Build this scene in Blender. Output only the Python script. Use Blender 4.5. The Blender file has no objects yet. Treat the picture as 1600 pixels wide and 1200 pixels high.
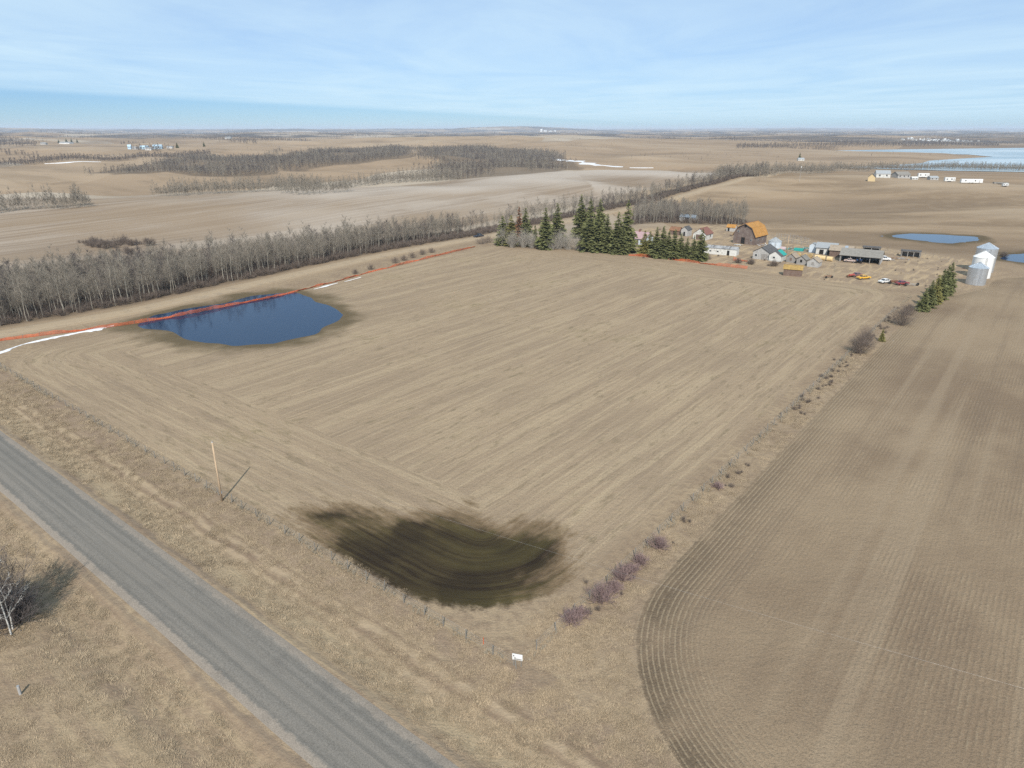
import bpy, math, random
import numpy as np
from mathutils import Vector, Matrix

# ------------------------------------------------------------------ camera, sky, sun, exposure
scn = bpy.context.scene
CAM_H, FOCAL, PITCH = 48.0, 1066.0, math.atan(399 / 1066.0)
cd = bpy.data.cameras.new('camera'); cam = bpy.data.objects.new('camera', cd)
scn.collection.objects.link(cam); scn.camera = cam
cam.location = (0, 0, CAM_H); cam.rotation_euler = (math.pi / 2 - PITCH, 0, 0)
cd.sensor_width = 36; cd.lens = 36 * FOCAL / 1600; cd.clip_start = 0.5; cd.clip_end = 90000

SUN_EL, SUN_AZ = math.radians(42), math.radians(181)      # sun behind the camera, high
world = bpy.data.worlds.new('World'); scn.world = world; world.use_nodes = True
wt = world.node_tree; wt.nodes.clear()

class G:
    """small wrapper for building node graphs"""
    def __init__(s, tree): s.t = tree
    def n(s, typ, **kw):
        nd = s.t.nodes.new(typ)
        for k, v in kw.items(): setattr(nd, k, v)
        return nd
    def put(s, sock, v):
        if isinstance(v, bpy.types.NodeSocket): s.t.links.new(v, sock)
        elif isinstance(v, (tuple, list)) and sock.type == 'RGBA': sock.default_value = (*v[:3], 1)
        elif isinstance(v, (int, float)) and sock.type in ('RGBA',): sock.default_value = (v, v, v, 1)
        elif isinstance(v, (int, float)) and sock.type == 'VECTOR': sock.default_value = (v, v, v)
        else: sock.default_value = v
    def m(s, op, a, b=0.0, c=0.0, clamp=False):
        nd = s.n('ShaderNodeMath', operation=op, use_clamp=clamp)
        for i, v in enumerate((a, b, c)): s.put(nd.inputs[i], v)
        return nd.outputs[0]
    def vm(s, op, a, b=(0, 0, 0)):
        nd = s.n('ShaderNodeVectorMath', operation=op); s.put(nd.inputs[0], a)
        if op == 'SCALE': s.put(nd.inputs[3], b); return nd.outputs[0]
        s.put(nd.inputs[1], b)
        return nd.outputs['Value'] if op in ('DOT_PRODUCT', 'LENGTH') else nd.outputs[0]
    def xyz(s, v):
        nd = s.n('ShaderNodeSeparateXYZ'); s.put(nd.inputs[0], v); return nd.outputs
    def comb(s, x, y, z=0.0):
        nd = s.n('ShaderNodeCombineXYZ')
        for i, v in enumerate((x, y, z)): s.put(nd.inputs[i], v)
        return nd.outputs[0]
    def noise(s, vec, scale, detail=3.0, rough=.55, dist=0.0):
        nd = s.n('ShaderNodeTexNoise'); s.put(nd.inputs['Vector'], vec)
        nd.inputs['Scale'].default_value = scale; nd.inputs['Detail'].default_value = detail
        nd.inputs['Roughness'].default_value = rough; nd.inputs['Distortion'].default_value = dist
        return nd.outputs[0]
    def step(s, v, lo, hi, a=0.0, b=1.0):
        nd = s.n('ShaderNodeMapRange', interpolation_type='SMOOTHSTEP')
        for i, q in enumerate((v, lo, hi, a, b)): s.put(nd.inputs[i], q)
        return nd.outputs[0]
    def lin(s, v, lo, hi, a=0.0, b=1.0):
        nd = s.n('ShaderNodeMapRange')
        for i, q in enumerate((v, lo, hi, a, b)): s.put(nd.inputs[i], q)
        return nd.outputs[0]
    def mix(s, f, a, b, mode='MIX'):
        nd = s.n('ShaderNodeMix', data_type='RGBA', blend_type=mode)
        s.put(nd.inputs[0], f); s.put(nd.inputs[6], a); s.put(nd.inputs[7], b)
        return nd.outputs[2]
    def attr(s, name):
        return s.n('ShaderNodeAttribute', attribute_name=name).outputs['Fac']

g = G(wt)
sky = g.n('ShaderNodeTexSky', sky_type='NISHITA', sun_disc=False)
sky.sun_elevation = SUN_EL; sky.sun_rotation = SUN_AZ
sky.altitude = 700; sky.air_density = 1.0; sky.dust_density = 0.0; sky.ozone_density = 3.0
# a thin high cloud deck whose far edge shows above the left horizon (a plane seen in perspective)
dirv = g.n('ShaderNodeTexCoord').outputs['Generated']
dx, dy, dz = g.xyz(dirv)
zz = g.m('MAXIMUM', dz, 0.004)
pxx, pyy = g.m('DIVIDE', dx, zz), g.m('DIVIDE', dy, zz)
pv = g.comb(pxx, pyy)
wob = g.noise(g.comb(g.m('MULTIPLY', pxx, .12), g.m('MULTIPLY', pyy, .05)), 1.0, 4)
edge = g.m('ADD', g.m('SUBTRACT', pyy, g.m('MULTIPLY', pxx, 3.2)), g.m('MULTIPLY', wob, 16))
deck = g.step(edge, 58, 80, 1, 0)
streak = g.noise(g.comb(g.m('MULTIPLY', pxx, .35), g.m('MULTIPLY', pyy, .16)), 1.0, 6, .6, .6)
veil = g.m('MULTIPLY', deck, g.lin(streak, .3, .75, .45, .88))
veil = g.m('MULTIPLY', veil, g.step(dz, 0.0, 0.02))
skyc = g.mix(veil, g.mix(1.0, sky.outputs[0], (.50, .745, 1.15), 'MULTIPLY'), (7.6, 9.9, 11.3))
bg = g.n('ShaderNodeBackground'); g.put(bg.inputs[0], skyc); bg.inputs[1].default_value = 0.09
wo = g.n('ShaderNodeOutputWorld'); wt.links.new(bg.outputs[0], wo.inputs[0])

sl = bpy.data.lights.new('sun', 'SUN'); sl.energy = 4.8; sl.angle = math.radians(.53); sl.color = (1.0, .94, .86)
sun = bpy.data.objects.new('sun', sl); scn.collection.objects.link(sun)
sdir = Vector((math.sin(SUN_AZ) * math.cos(SUN_EL), math.cos(SUN_AZ) * math.cos(SUN_EL), math.sin(SUN_EL)))
sun.rotation_euler = sdir.to_track_quat('Z', 'Y').to_euler()
scn.view_settings.view_transform = 'Standard'; scn.view_settings.look = 'None'
scn.view_settings.exposure = 0.0; scn.view_settings.gamma = 1.0
scn.render.engine = 'CYCLES'
scn.cycles.use_denoising = False
scn.cycles.max_bounces = 5; scn.cycles.diffuse_bounces = 1; scn.cycles.glossy_bounces = 2
scn.cycles.transmission_bounces = 3; scn.cycles.volume_bounces = 1; scn.cycles.transparent_max_bounces = 6

# ------------------------------------------------------------------ numpy helpers and the terrain
rng = np.random.default_rng(7)
def sstep(x, a, b):
    t = np.clip((x - a) / (b - a), 0, 1); return t * t * (3 - 2 * t)
def _hash(ix, iy, s):
    h = (ix.astype(np.int64) * 374761393 + iy.astype(np.int64) * 668265263 + s * 982451653) & 0x7fffffff
    h = ((h ^ (h >> 13)) * 1274126177) & 0x7fffffff
    return ((h ^ (h >> 16)) & 0xffff) / 65535.0
def vnoise(x, y, s=0):
    x = np.asarray(x, float); y = np.asarray(y, float)
    ix, iy = np.floor(x), np.floor(y); fx, fy = x - ix, y - iy
    fx, fy = fx * fx * (3 - 2 * fx), fy * fy * (3 - 2 * fy)
    a = _hash(ix, iy, s); b = _hash(ix + 1, iy, s); c = _hash(ix, iy + 1, s); d = _hash(ix + 1, iy + 1, s)
    return (a * (1 - fx) + b * fx) * (1 - fy) + (c * (1 - fx) + d * fx) * fy - .5
def fbm(x, y, s=0, o=3):
    r = 0; w = 1
    for k in range(o): r = r + w * vnoise(np.asarray(x) * 2 ** k, np.asarray(y) * 2 ** k, s + k * 17); w *= .5
    return r
def seg_d(x, y, P):
    """distance to polyline, and the arc parameter of the nearest point"""
    best = np.full(np.shape(x), 1e18); prm = np.zeros(np.shape(x)); acc = 0
    for (x0, y0), (x1, y1) in zip(P[:-1], P[1:]):
        dx, dy = x1 - x0, y1 - y0; L2 = dx * dx + dy * dy
        t = np.clip(((x - x0) * dx + (y - y0) * dy) / L2, 0, 1)
        d = (x - x0 - t * dx) ** 2 + (y - y0 - t * dy) ** 2
        m = d < best; best = np.where(m, d, best); prm = np.where(m, acc + t * math.sqrt(L2), prm); acc += math.sqrt(L2)
    return np.sqrt(best), prm
def inside(x, y, P):
    c = np.zeros(np.shape(x), bool); n = len(P)
    for i in range(n):
        x0, y0 = P[i]; x1, y1 = P[(i + 1) % n]
        if y0 == y1: continue
        c ^= ((y0 > y) != (y1 > y)) & (x < (x1 - x0) * (y - y0) / (y1 - y0) + x0)
    return c
def poly_sd(x, y, P):
    d, _ = seg_d(x, y, list(P) + [P[0]]); return np.where(inside(x, y, P), d, -d)

A2, B2, C2 = (-.785, .62), (.62, .785), (.4, 51.2)           # the big field's two sides and its near corner
def ab(x, y): return A2[0] * (x - C2[0]) + A2[1] * (y - C2[1]), B2[0] * (x - C2[0]) + B2[1] * (y - C2[1])
def xy(a, b): return C2[0] + a * A2[0] + b * B2[0], C2[1] + a * A2[1] + b * B2[1]
def flat(px, py, z=0.0):
    u, v = (px - 800) / FOCAL, (py - 600) / FOCAL; c, s = math.cos(PITCH), math.sin(PITCH)
    t = (CAM_H - z) / (s + c * v); return u * t, (c - s * v) * t
ROAD_C, ROAD_W = -15.1, 3.75                                     # road centre line in b, half width with shoulders
RIDGE = [(-520, 330), (-330, 385), (-220, 428), (-120, 468), (-10, 560), (75, 640), (200, 700), (300, 760)]
RIDGE_H = [4, 6, 7.5, 8, 9.5, 10, 8.5, 5]
_ra = np.concatenate([[0], np.cumsum([math.dist(p, q) for p, q in zip(RIDGE[:-1], RIDGE[1:])])])
BUMPS = [(60, 2150, 900, 520, 24), (-900, 1350, 500, 220, 8), (430, 640, 240, 130, 5), (-700, 900, 260, 120, 5),
         (-250, 760, 200, 90, 6), (640, 500, 200, 110, 4), (-1800, 2600, 900, 500, 14), (-150, 1050, 220, 110, 6)]
PONDS = [  # outline in the ground plane, depth
    ([flat(*p) for p in [(222, 507), (275, 520), (335, 530), (428, 536), (478, 519), (528, 492), (498, 477), (452, 459), (400, 464), (320, 480), (255, 492)]], .55),
    ([flat(*p) for p in [(1392, 369), (1430, 374), (1480, 378.5), (1523, 374.5), (1516, 370), (1470, 367), (1425, 365.5)]], .55),
    ([flat(*p) for p in [(1566, 404), (1610, 409), (1680, 409), (1680, 396), (1600, 395.5), (1572, 398)]], .55)]
WATER_Z = -.12
LAKE = [flat(*p, 0.0) for p in [(1262, 235.2), (1330, 233.6), (1400, 232.4), (1500, 231.2), (1600, 230), (1760, 231), (1760, 270), (1600, 266.5), (1480, 264.4), (1390, 262), (1318, 259.6), (1376, 257), (1440, 253.4), (1452, 249.5), (1500, 246.4), (1552, 243.6), (1512, 240.0), (1420, 238.3), (1330, 237.4)]]
def hgt(x, y):
    x = np.asarray(x, float); y = np.asarray(y, float)
    r = np.hypot(x, y); a, b = ab(x, y)
    lake = sstep(x, 150, 420) * sstep(r, 560, 760) * (1 - sstep(r, 2600, 3400))
    z = fbm(x / 34, y / 34, 3) * .35 * (1 - sstep(r, 400, 800)) * (1 - .8 * (np.abs(b - ROAD_C) < 12))
    rough = sstep(r, 330, 750) * (1 - .93 * lake)
    z = z + rough * (fbm(x / 210, y / 150, 11, 3) * 12 + fbm(x / 95, y / 70, 15, 2) * 4.2 * (1 - sstep(r, 1500, 2500)))
    z = z + sstep(r, 1500, 5000) * fbm(x / 1500, y / 900, 21, 3) * 42 * (1 - .9 * lake)
    z = z + sstep(r, 5000, 14000) * (fbm(x / 4200, y / 2500, 31, 3) * 120 + 4)
    d, p = seg_d(x, y, RIDGE)
    z = z + np.interp(p, _ra, RIDGE_H) * np.exp(-(d / 92) ** 2) * sstep(r, 300, 420)
    for cx, cy, sx, sy, h in BUMPS:
        z = z + h * np.exp(-((x - cx) / sx) ** 2 - ((y - cy) / sy) ** 2)
    # right-hand field swells
    z = z + 3.2 * fbm(x / 110, y / 60, 41, 2) * sstep(r, 290, 420) * (x > 60) * (1 - sstep(r, 800, 1000))
    # road bed with ditches, gravel road bed
    rd = np.abs(b - ROAD_C)
    z = z + .32 * (1 - sstep(rd, 3.7, 6.2)) - .38 * np.exp(-((rd - 8.2) / 2.0) ** 2)
    k = sstep(poly_sd(x, y, LAKE), -70, -5); z = z * (1 - k) - 2.2 * k
    for P, dep in PONDS:
        if True:
            sd = poly_sd(x, y, P) + 5 * fbm(x / 11, y / 11, 61, 2); k = sstep(sd, -6, 8)
            z = z * (1 - sstep(sd, -14, -3)) + np.where(sd > -14, -dep * k, 0)
    return z
def at(px, py):
    """where the view ray through a pixel meets the terrain"""
    u, v = (px - 800) / FOCAL, (py - 600) / FOCAL; c, s = math.cos(PITCH), math.sin(PITCH)
    d = np.array([u, c - s * v, -(s + c * v)])
    t = np.geomspace(30, 40000, 1500); X, Y, Z = u * t, d[1] * t, CAM_H + d[2] * t
    below = Z < hgt(X, Y)
    if not below.any(): i = len(t) - 1; return Vector((X[i], Y[i], float(hgt(X[i], Y[i]))))
    i = int(np.argmax(below)); lo, hi = t[max(i - 1, 0)], t[i]
    for _ in range(25):
        mid = (lo + hi) / 2
        if CAM_H + d[2] * mid < float(hgt(u * mid, d[1] * mid)): hi = mid
        else: lo = mid
    return Vector((u * hi, d[1] * hi, float(hgt(u * hi, d[1] * hi))))
def atp(pts): return [tuple(at(*p)[:2]) for p in pts]

# ------------------------------------------------------------------ object helpers
col = scn.collection
def tag(o, label=None, cat=None, group=None, kind=None):
    if label: o['label'] = label
    if cat: o['category'] = cat
    if group: o['group'] = group
    if kind: o['kind'] = kind
    return o
def mesh(name, V, F, mat=None, smooth=False):
    me = bpy.data.meshes.new(name); me.from_pydata([tuple(map(float, v)) for v in V], [], [tuple(map(int, f)) for f in F])
    if mat: me.materials.append(mat)
    if smooth: me.polygons.foreach_set('use_smooth', [True] * len(me.polygons))
    me.update(); return me
def npmesh(name, V, F, mat=None, smooth=False):
    """fast mesh from arrays (all faces with the same number of corners)"""
    V = np.asarray(V, np.float32); F = np.asarray(F, np.int32); k = F.shape[1]
    me = bpy.data.meshes.new(name); me.vertices.add(len(V)); me.vertices.foreach_set('co', V.ravel())
    me.loops.add(F.size); me.loops.foreach_set('vertex_index', F.ravel())
    me.polygons.add(len(F)); me.polygons.foreach_set('loop_start', np.arange(0, F.size, k, dtype=np.int32))
    if mat: me.materials.append(mat)
    me.update(calc_edges=True)
    me.polygons.foreach_set('use_smooth', np.full(len(F), smooth)); return me
def obj(name, me, parent=None, loc=None, rz=0.0):
    o = bpy.data.objects.new(name, me); col.objects.link(o)
    if parent: o.parent = parent
    if loc is not None: o.location = loc
    if rz: o.rotation_euler.z = rz
    return o
def empty(name, loc, rz=0.0):
    o = bpy.data.objects.new(name, None); col.objects.link(o); o.location = loc; o.rotation_euler.z = rz; o.empty_display_size = .3
    return o

# ------------------------------------------------------------------ materials
def material(name):
    m = bpy.data.materials.new(name); m.use_nodes = True; t = m.node_tree; t.nodes.clear()
    g = G(t); b = g.n('ShaderNodeBsdfPrincipled'); o = g.n('ShaderNodeOutputMaterial'); t.links.new(b.outputs[0], o.inputs[0])
    b.inputs['Roughness'].default_value = .85; b.inputs['Specular IOR Level'].default_value = .25
    return m, g, b
def plain(name, c, rough=.8, metal=0.0, spec=.3, var=.25, scale=2.0, stripe=None, dirt=None):
    """a colour with uneven wear, per-object change, and optional streaks"""
    m, g, b = material(name)
    co = g.n('ShaderNodeTexCoord').outputs['Object']
    n1 = g.noise(co, scale, 4); n2 = g.noise(co, scale * 6, 2)
    f = g.m('ADD', g.m('MULTIPLY', n1, .7), g.m('MULTIPLY', n2, .3))
    rnd = g.n('ShaderNodeObjectInfo').outputs['Random']
    k = g.m('ADD', g.lin(f, .3, .7, 1 - var, 1 + var), g.lin(rnd, 0, 1, -.08, .08))
    colr = g.mix(1.0, c, g.comb(k, k, k), 'MULTIPLY')
    if stripe:                                          # (axis scale vector, colour, amount)
        sv = g.vm('MULTIPLY', co, stripe[0]); st = g.noise(sv, 1.0, 3)
        colr = g.mix(g.m('MULTIPLY', g.step(st, .45, .65), stripe[2]), colr, stripe[1])
    if dirt:
        colr = g.mix(g.m('MULTIPLY', g.step(g.noise(co, dirt[2], 5), .48, .66), dirt[1]), colr, dirt[0])
    g.put(b.inputs['Base Color'], colr)
    b.inputs['Roughness'].default_value = rough; b.inputs['Metallic'].default_value = metal; b.inputs['Specular IOR Level'].default_value = spec
    return m

# ground ------------------------------------------------------------
FIELD_A, FIELD_B = 150.0, 196.0
def rbox(u, v, u0, u1, v0, v1, r):
    cx, cy = (u0 + u1) / 2, (v0 + v1) / 2; qx = np.abs(u - cx) - (u1 - u0) / 2 + r; qy = np.abs(v - cy) - (v1 - v0) / 2 + r
    return -(np.hypot(np.maximum(qx, 0), np.maximum(qy, 0)) + np.minimum(np.maximum(qx, qy), 0) - r)
def hay_sd(x, y):
    a, b = ab(x, y)
    return rbox(a, b, 3.0, FIELD_A + .07 * np.clip(b, 0, 200), .9, FIELD_B + 8, 15)
def crop_sd(x, y):
    a, b = ab(x, y); e = -a
    e = e - 4.3 - 13 * sstep(b, 178, 232)
    return rbox(e, b, 0, 900, -4.0, 260 + 0 * b, 26)
GRAVEL_PX = [(-260, 572), (-120, 546), (0, 522), (100, 505), (200, 488), (300, 466), (400, 443), (500, 420), (600, 398.5), (740, 373.5)]
GRAVEL = [flat(*p) for p in GRAVEL_PX]
gx, gy = GRAVEL[-1]
GRAVEL += [(gx + 34 * .62, gy + 34 * .785), (gx + 100 * .62, gy + 100 * .80), (gx + 200 * .6, gy + 200 * .8), (gx + 330 * .6, gy + 330 * .8), (gx + 520 * .62, gy + 520 * .785)]
YARD = [flat(*p) for p in [(985, 405), (1170, 420), (1225, 437), (1420, 452), (1500, 452), (1560, 415), (1440, 392), (1330, 382), (1210, 366), (1150, 350), (1000, 360)]]
PALE = [(-700, 130), (-175, 150), (-110, 235), (-25, 360), (60, 480), (190, 640), (330, 830), (120, 760), (-30, 640), (-180, 540), (-400, 520), (-900, 480)]
WOODS = {}
def build_ground():
    fine = np.radians(np.linspace(-52, 52, 561)); rest = np.radians(np.linspace(52, 308, 91))[1:-1]
    th = np.concatenate([fine, rest]); nt_ = len(th)
    r = np.concatenate([np.geomspace(.4, 38, 16)[:-1], np.geomspace(38, 32000, 690)]); nr = len(r)
    X = np.outer(r, np.sin(th)); Y = np.outer(r, np.cos(th)); Z = hgt(X, Y)
    V = np.stack([X, Y, Z], -1).reshape(-1, 3)
    i = np.arange(nr - 1)[:, None] * nt_; j = np.arange(nt_)[None, :]; k = (j + 1) % nt_
    F = np.stack([i + j, i + k, i + nt_ + k, i + nt_ + j], -1).reshape(-1, 4)[:, ::-1]
    # the cap under the camera
    me = npmesh('ground', V, F, smooth=True)
    x, y = V[:, 0].astype(float), V[:, 1].astype(float); R = np.hypot(x, y)
    def at_(name, v):
        a = me.attributes.new(name, 'FLOAT', 'POINT'); a.data.foreach_set('value', np.asarray(v, np.float32))
    hay, crop, pale = hay_sd(x, y), crop_sd(x, y), poly_sd(x, y, PALE)
    at_('hay', hay); at_('crop', crop)
    d, _ = seg_d(x, y, GRAVEL); at_('grav', d)
    wet = np.full(len(x), -50.)
    for P, _ in PONDS: wet = np.maximum(wet, poly_sd(x, y, P) + 5 * fbm(x / 11, y / 11, 61, 2))
    at_('pond', wet)
    # the soaked patch at the near corner of the hay field
    a, b = ab(x, y)
    w1 = 1 - np.hypot((x + 8.4) / 16.0, (y - 68.2) / 11.6); w2 = 1 - np.hypot((a - 20) / 20, (b - 5.0) / 6.2)
    at_('soak', np.maximum(w1, w2 * .95))
    at_('yard', poly_sd(x, y, YARD)); at_('pale', pale)
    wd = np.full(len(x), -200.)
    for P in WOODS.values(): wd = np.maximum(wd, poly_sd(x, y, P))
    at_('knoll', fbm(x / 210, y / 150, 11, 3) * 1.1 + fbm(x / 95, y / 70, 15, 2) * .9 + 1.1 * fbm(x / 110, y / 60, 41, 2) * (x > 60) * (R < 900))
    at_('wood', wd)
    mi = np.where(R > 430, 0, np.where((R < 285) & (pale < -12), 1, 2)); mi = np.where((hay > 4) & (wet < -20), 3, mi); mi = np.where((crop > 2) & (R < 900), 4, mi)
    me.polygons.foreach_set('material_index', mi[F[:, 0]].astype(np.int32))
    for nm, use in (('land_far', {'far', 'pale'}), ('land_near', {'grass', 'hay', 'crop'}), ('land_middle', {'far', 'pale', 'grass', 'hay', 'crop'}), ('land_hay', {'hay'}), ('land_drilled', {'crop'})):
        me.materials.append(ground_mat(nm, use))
    return me

def ground_mat(name, use):
    """use: which kinds of land this patch of ground can show (keeps each shader short)"""
    m, g, b = material(name); A = g.attr
    pos = g.n('ShaderNodeNewGeometry').outputs['Position']
    X, Y, Z = g.xyz(pos); p2 = g.comb(X, Y)
    rx = g.m('ADD', g.m('MULTIPLY', X, A2[0]), g.m('MULTIPLY', Y, A2[1])); ry = g.m('ADD', g.m('MULTIPLY', X, B2[0]), g.m('MULTIPLY', Y, B2[1]))
    mid = g.noise(p2, .11, 3); sm = g.noise(p2, .9, 3, .65)
    near = use & {'grass', 'hay', 'crop'}
    if near: fine = g.noise(p2, 4.5, 2, .7); tiny = g.noise(p2, 15, 1, .7)
    colr = (.3, .22, .14); hgt_ = g.m('MULTIPLY', sm, .22)
    if near: hgt_ = g.m('ADD', g.m('MULTIPLY', fine, .10), hgt_)
    if 'far' in use:
        dist = g.vm('LENGTH', p2)
        warp = g.noise(p2, .004, 1)
        cell = g.n('ShaderNodeTexVoronoi', voronoi_dimensions='2D', distance='CHEBYCHEV')
        g.put(cell.inputs['Vector'], g.comb(g.m('ADD', rx, g.m('MULTIPLY', warp, 160)), g.m('MULTIPLY_ADD', ry, .8, 130))); cell.inputs['Scale'].default_value = 1 / 520
        cr, cg, cb = g.xyz(cell.outputs['Color'])
        far = g.mix(cr, (.30, .215, .135), (.385, .29, .19))
        far = g.mix(g.m('MULTIPLY', g.step(cg, .72, .76), g.step(dist, 1500, 2500)), far, (.20, .145, .095))
        far = g.mix(g.step(cb, .86, .88), far, (.45, .38, .29))
        swell = g.noise(g.comb(g.m('MULTIPLY', rx, .004), g.m('MULTIPLY', ry, .018)), 1.0, 4, .6)
        far = g.mix(g.step(swell, .45, .7), far, g.mix(.5, far, (.22, .16, .10)))
        sp = g.noise(p2, .03, 4, .7)
        far = g.mix(g.m('MULTIPLY', g.step(sp, .56, .68), .5), far, (.20, .15, .10))
        far = g.mix(g.m('MULTIPLY', g.step(g.noise(p2, .0016, 4, .6), .44, .54), g.step(dist, 2200, 4000)), far, (.085, .070, .058))
        br = g.noise(g.comb(g.m('MULTIPLY', X, .008), g.m('MULTIPLY', Y, .03)), 1.0, 3)
        brown = g.mix(g.step(br, .38, .62), (.36, .268, .17), (.235, .172, .108))
        brown = g.mix(g.m('MULTIPLY', g.step(mid, .45, .7), .3), brown, (.41, .32, .21))
        brown = g.mix(g.m('MULTIPLY', g.step(sm, .45, .7), .3), brown, (.25, .18, .115))
        colr = g.mix(g.m('MULTIPLY', g.step(dist, 620, 900, 1, 0), g.step(X, 20, 120)), far, brown)
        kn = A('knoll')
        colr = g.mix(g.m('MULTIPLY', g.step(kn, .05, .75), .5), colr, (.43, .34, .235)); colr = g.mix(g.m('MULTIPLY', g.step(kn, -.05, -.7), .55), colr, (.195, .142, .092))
    if 'pale' in use:
        big = g.noise(g.comb(g.m('MULTIPLY', rx, 1.6), g.m('MULTIPLY', ry, .55)), .016, 4, .6)
        rows = g.noise(g.comb(g.m('MULTIPLY', rx, .22), g.m('MULTIPLY', ry, .008)), 1.0, 3, .6)
        pale = g.mix(g.step(rows, .35, .65), (.27, .208, .148), (.385, .315, .24))
        pale = g.mix(g.m('MULTIPLY', g.step(big, .45, .6), .6), pale, (.30, .222, .142)); pale = g.mix(g.m('MULTIPLY', g.step(big, .46, .34), .55), pale, (.45, .385, .31))
        pale = g.mix(g.m('MULTIPLY', g.step(sm, .45, .7), .25), pale, (.25, .19, .13))
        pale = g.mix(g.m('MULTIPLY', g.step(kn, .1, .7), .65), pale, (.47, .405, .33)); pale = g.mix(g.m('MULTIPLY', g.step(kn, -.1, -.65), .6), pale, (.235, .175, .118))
        pale = g.mix(g.step(g.m('ADD', Z, g.m('MULTIPLY', big, 4)), 8.5, 12.0, 0, .7), pale, (.52, .46, .39))     # bleached, eroded knolls
        colr = g.mix(g.step(g.m('ADD', A('pale'), g.m('MULTIPLY', mid, 10)), 0, 8), colr, pale)
    if 'grass' in use:
        grass = g.mix(g.step(mid, .36, .64), (.315, .236, .155), (.385, .295, .188))
        grass = g.mix(g.step(sm, .40, .66), grass, g.mix(.6, grass, (.225, .165, .112)))
        grass = g.mix(g.m('MULTIPLY', g.step(fine, .5, .75), .55), grass, (.45, .36, .245))
        grass = g.mix(g.m('MULTIPLY', g.step(tiny, .48, .7), .6), grass, (.155, .113, .076))
        verge = g.noise(g.comb(g.m('MULTIPLY', rx, .03), g.m('MULTIPLY', ry, .55)), 1.0, 3, .6)
        vm = g.step(ry, 45, 40)
        grass = g.mix(g.m('MULTIPLY', g.m('MULTIPLY', g.step(verge, .5, .68), vm), .6), grass, (.225, .165, .115))
        grass = g.mix(g.m('MULTIPLY', g.m('MULTIPLY', g.step(verge, .5, .32), vm), .5), grass, (.445, .35, .215))
        bb = g.m('ADD', g.m('SUBTRACT', ry, 40.44), g.m('MULTIPLY', g.m('SUBTRACT', mid, .5), 2.2))
        def bandm(c, w): return g.step(g.m('ABSOLUTE', g.m('SUBTRACT', bb, c)), w, w * .35)
        br_ = g.step(fine, .3, .6)
        grass = g.mix(g.m('MULTIPLY', bandm(-1.9, 2.0), .6), grass, g.mix(br_, (.215, .158, .112), (.30, .222, .152)))
        grass = g.mix(g.m('MULTIPLY', bandm(-8.6, 2.0), .65), grass, g.mix(br_, (.34, .262, .16), (.46, .36, .225)))
        grass = g.mix(g.m('MULTIPLY', g.m('MAXIMUM', bandm(-5.6, .32), bandm(-3.9, .32)), .55), grass, (.20, .145, .098))
        grass = g.mix(g.m('MULTIPLY', g.m('MAXIMUM', bandm(-4.75, .45), bandm(-6.4, .5)), .5), grass, (.44, .345, .225))
        grass = g.mix(g.m('MULTIPLY', g.m('MAXIMUM', bandm(-10.9, .4), bandm(-19.3, .45)), .3), grass, (.15, .128, .105))
        if 'pale' in use:
            nl = g.m('MULTIPLY', g.step(g.m('ADD', g.vm('LENGTH', p2), g.m('MULTIPLY', mid, 60)), 330, 380, 1, 0), g.step(A('pale'), -2, 2, 1, 0))
            colr = g.mix(nl, colr, grass)
        else: colr = grass
        yard = g.mix(g.step(mid, .4, .6), (.39, .295, .188), (.30, .225, .15))
        yard = g.mix(g.m('MULTIPLY', g.step(sm, .5, .7), .5), yard, (.32, .265, .205))
        yard = g.mix(g.m('MULTIPLY', g.step(fine, .5, .7), .4), yard, (.24, .18, .12))
        yard = g.mix(g.m('MULTIPLY', g.step(g.noise(g.comb(g.m('MULTIPLY', rx, .5), g.m('MULTIPLY', ry, .08)), 1.0, 3, .6), .5, .62), .7), yard, (.48, .365, .22))
        colr = g.mix(g.step(g.m('ADD', A('yard'), g.m('MULTIPLY', mid, 14)), 2, 12), colr, yard)
    if 'hay' in use:
        hay = A('hay')
        inner = g.m('GREATER_THAN', g.m('ADD', hay, g.m('MULTIPLY', mid, 2.5)), 22.5)
        row = g.m('ADD', g.m('MULTIPLY', hay, g.m('SUBTRACT', 1, inner)), g.m('MULTIPLY', rx, inner))
        row = g.m('ADD', row, g.m('MULTIPLY', mid, .8))
        s1 = g.noise(g.comb(g.m('MULTIPLY', row, .42), g.m('MULTIPLY', X, .022), g.m('MULTIPLY', Y, .022)), 1.0, 3, .6)
        s2 = g.noise(g.comb(g.m('MULTIPLY', row, 2.1), g.m('MULTIPLY', X, .045), g.m('MULTIPLY', Y, .045)), 1.0, 2, .65)
        s3 = g.noise(g.comb(g.m('MULTIPLY', row, .9), g.m('MULTIPLY', X, .25), g.m('MULTIPLY', Y, .25)), 1.0, 3, .7)
        hb = g.noise(p2, .035, 4, .6)
        hc = g.mix(g.step(hb, .36, .64), (.305, .229, .152), (.355, .268, .175))
        hc = g.mix(g.m('MULTIPLY', g.step(s1, .47, .64), .6), hc, (.44, .345, .222))
        hc = g.mix(g.m('MULTIPLY', g.step(s1, .46, .3), .5), hc, (.235, .178, .125))
        hc = g.mix(g.m('MULTIPLY', g.step(s2, .5, .70), .6), hc, (.47, .37, .235)); hc = g.mix(g.m('MULTIPLY', g.step(s2, .45, .28), .5), hc, (.22, .165, .11))
        hc = g.mix(g.m('MULTIPLY', g.step(s3, .52, .72), g.step(hb, .3, .6, .3, .85)), hc, (.19, .148, .09))
        hc = g.mix(g.m('MULTIPLY', g.m('MULTIPLY', g.step(hb, .54, .7), g.step(s3, .4, .6)), .45), hc, (.22, .18, .085))
        hc = g.mix(g.m('MULTIPLY', g.step(fine, .45, .68), .6), hc, (.18, .135, .09))
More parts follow.
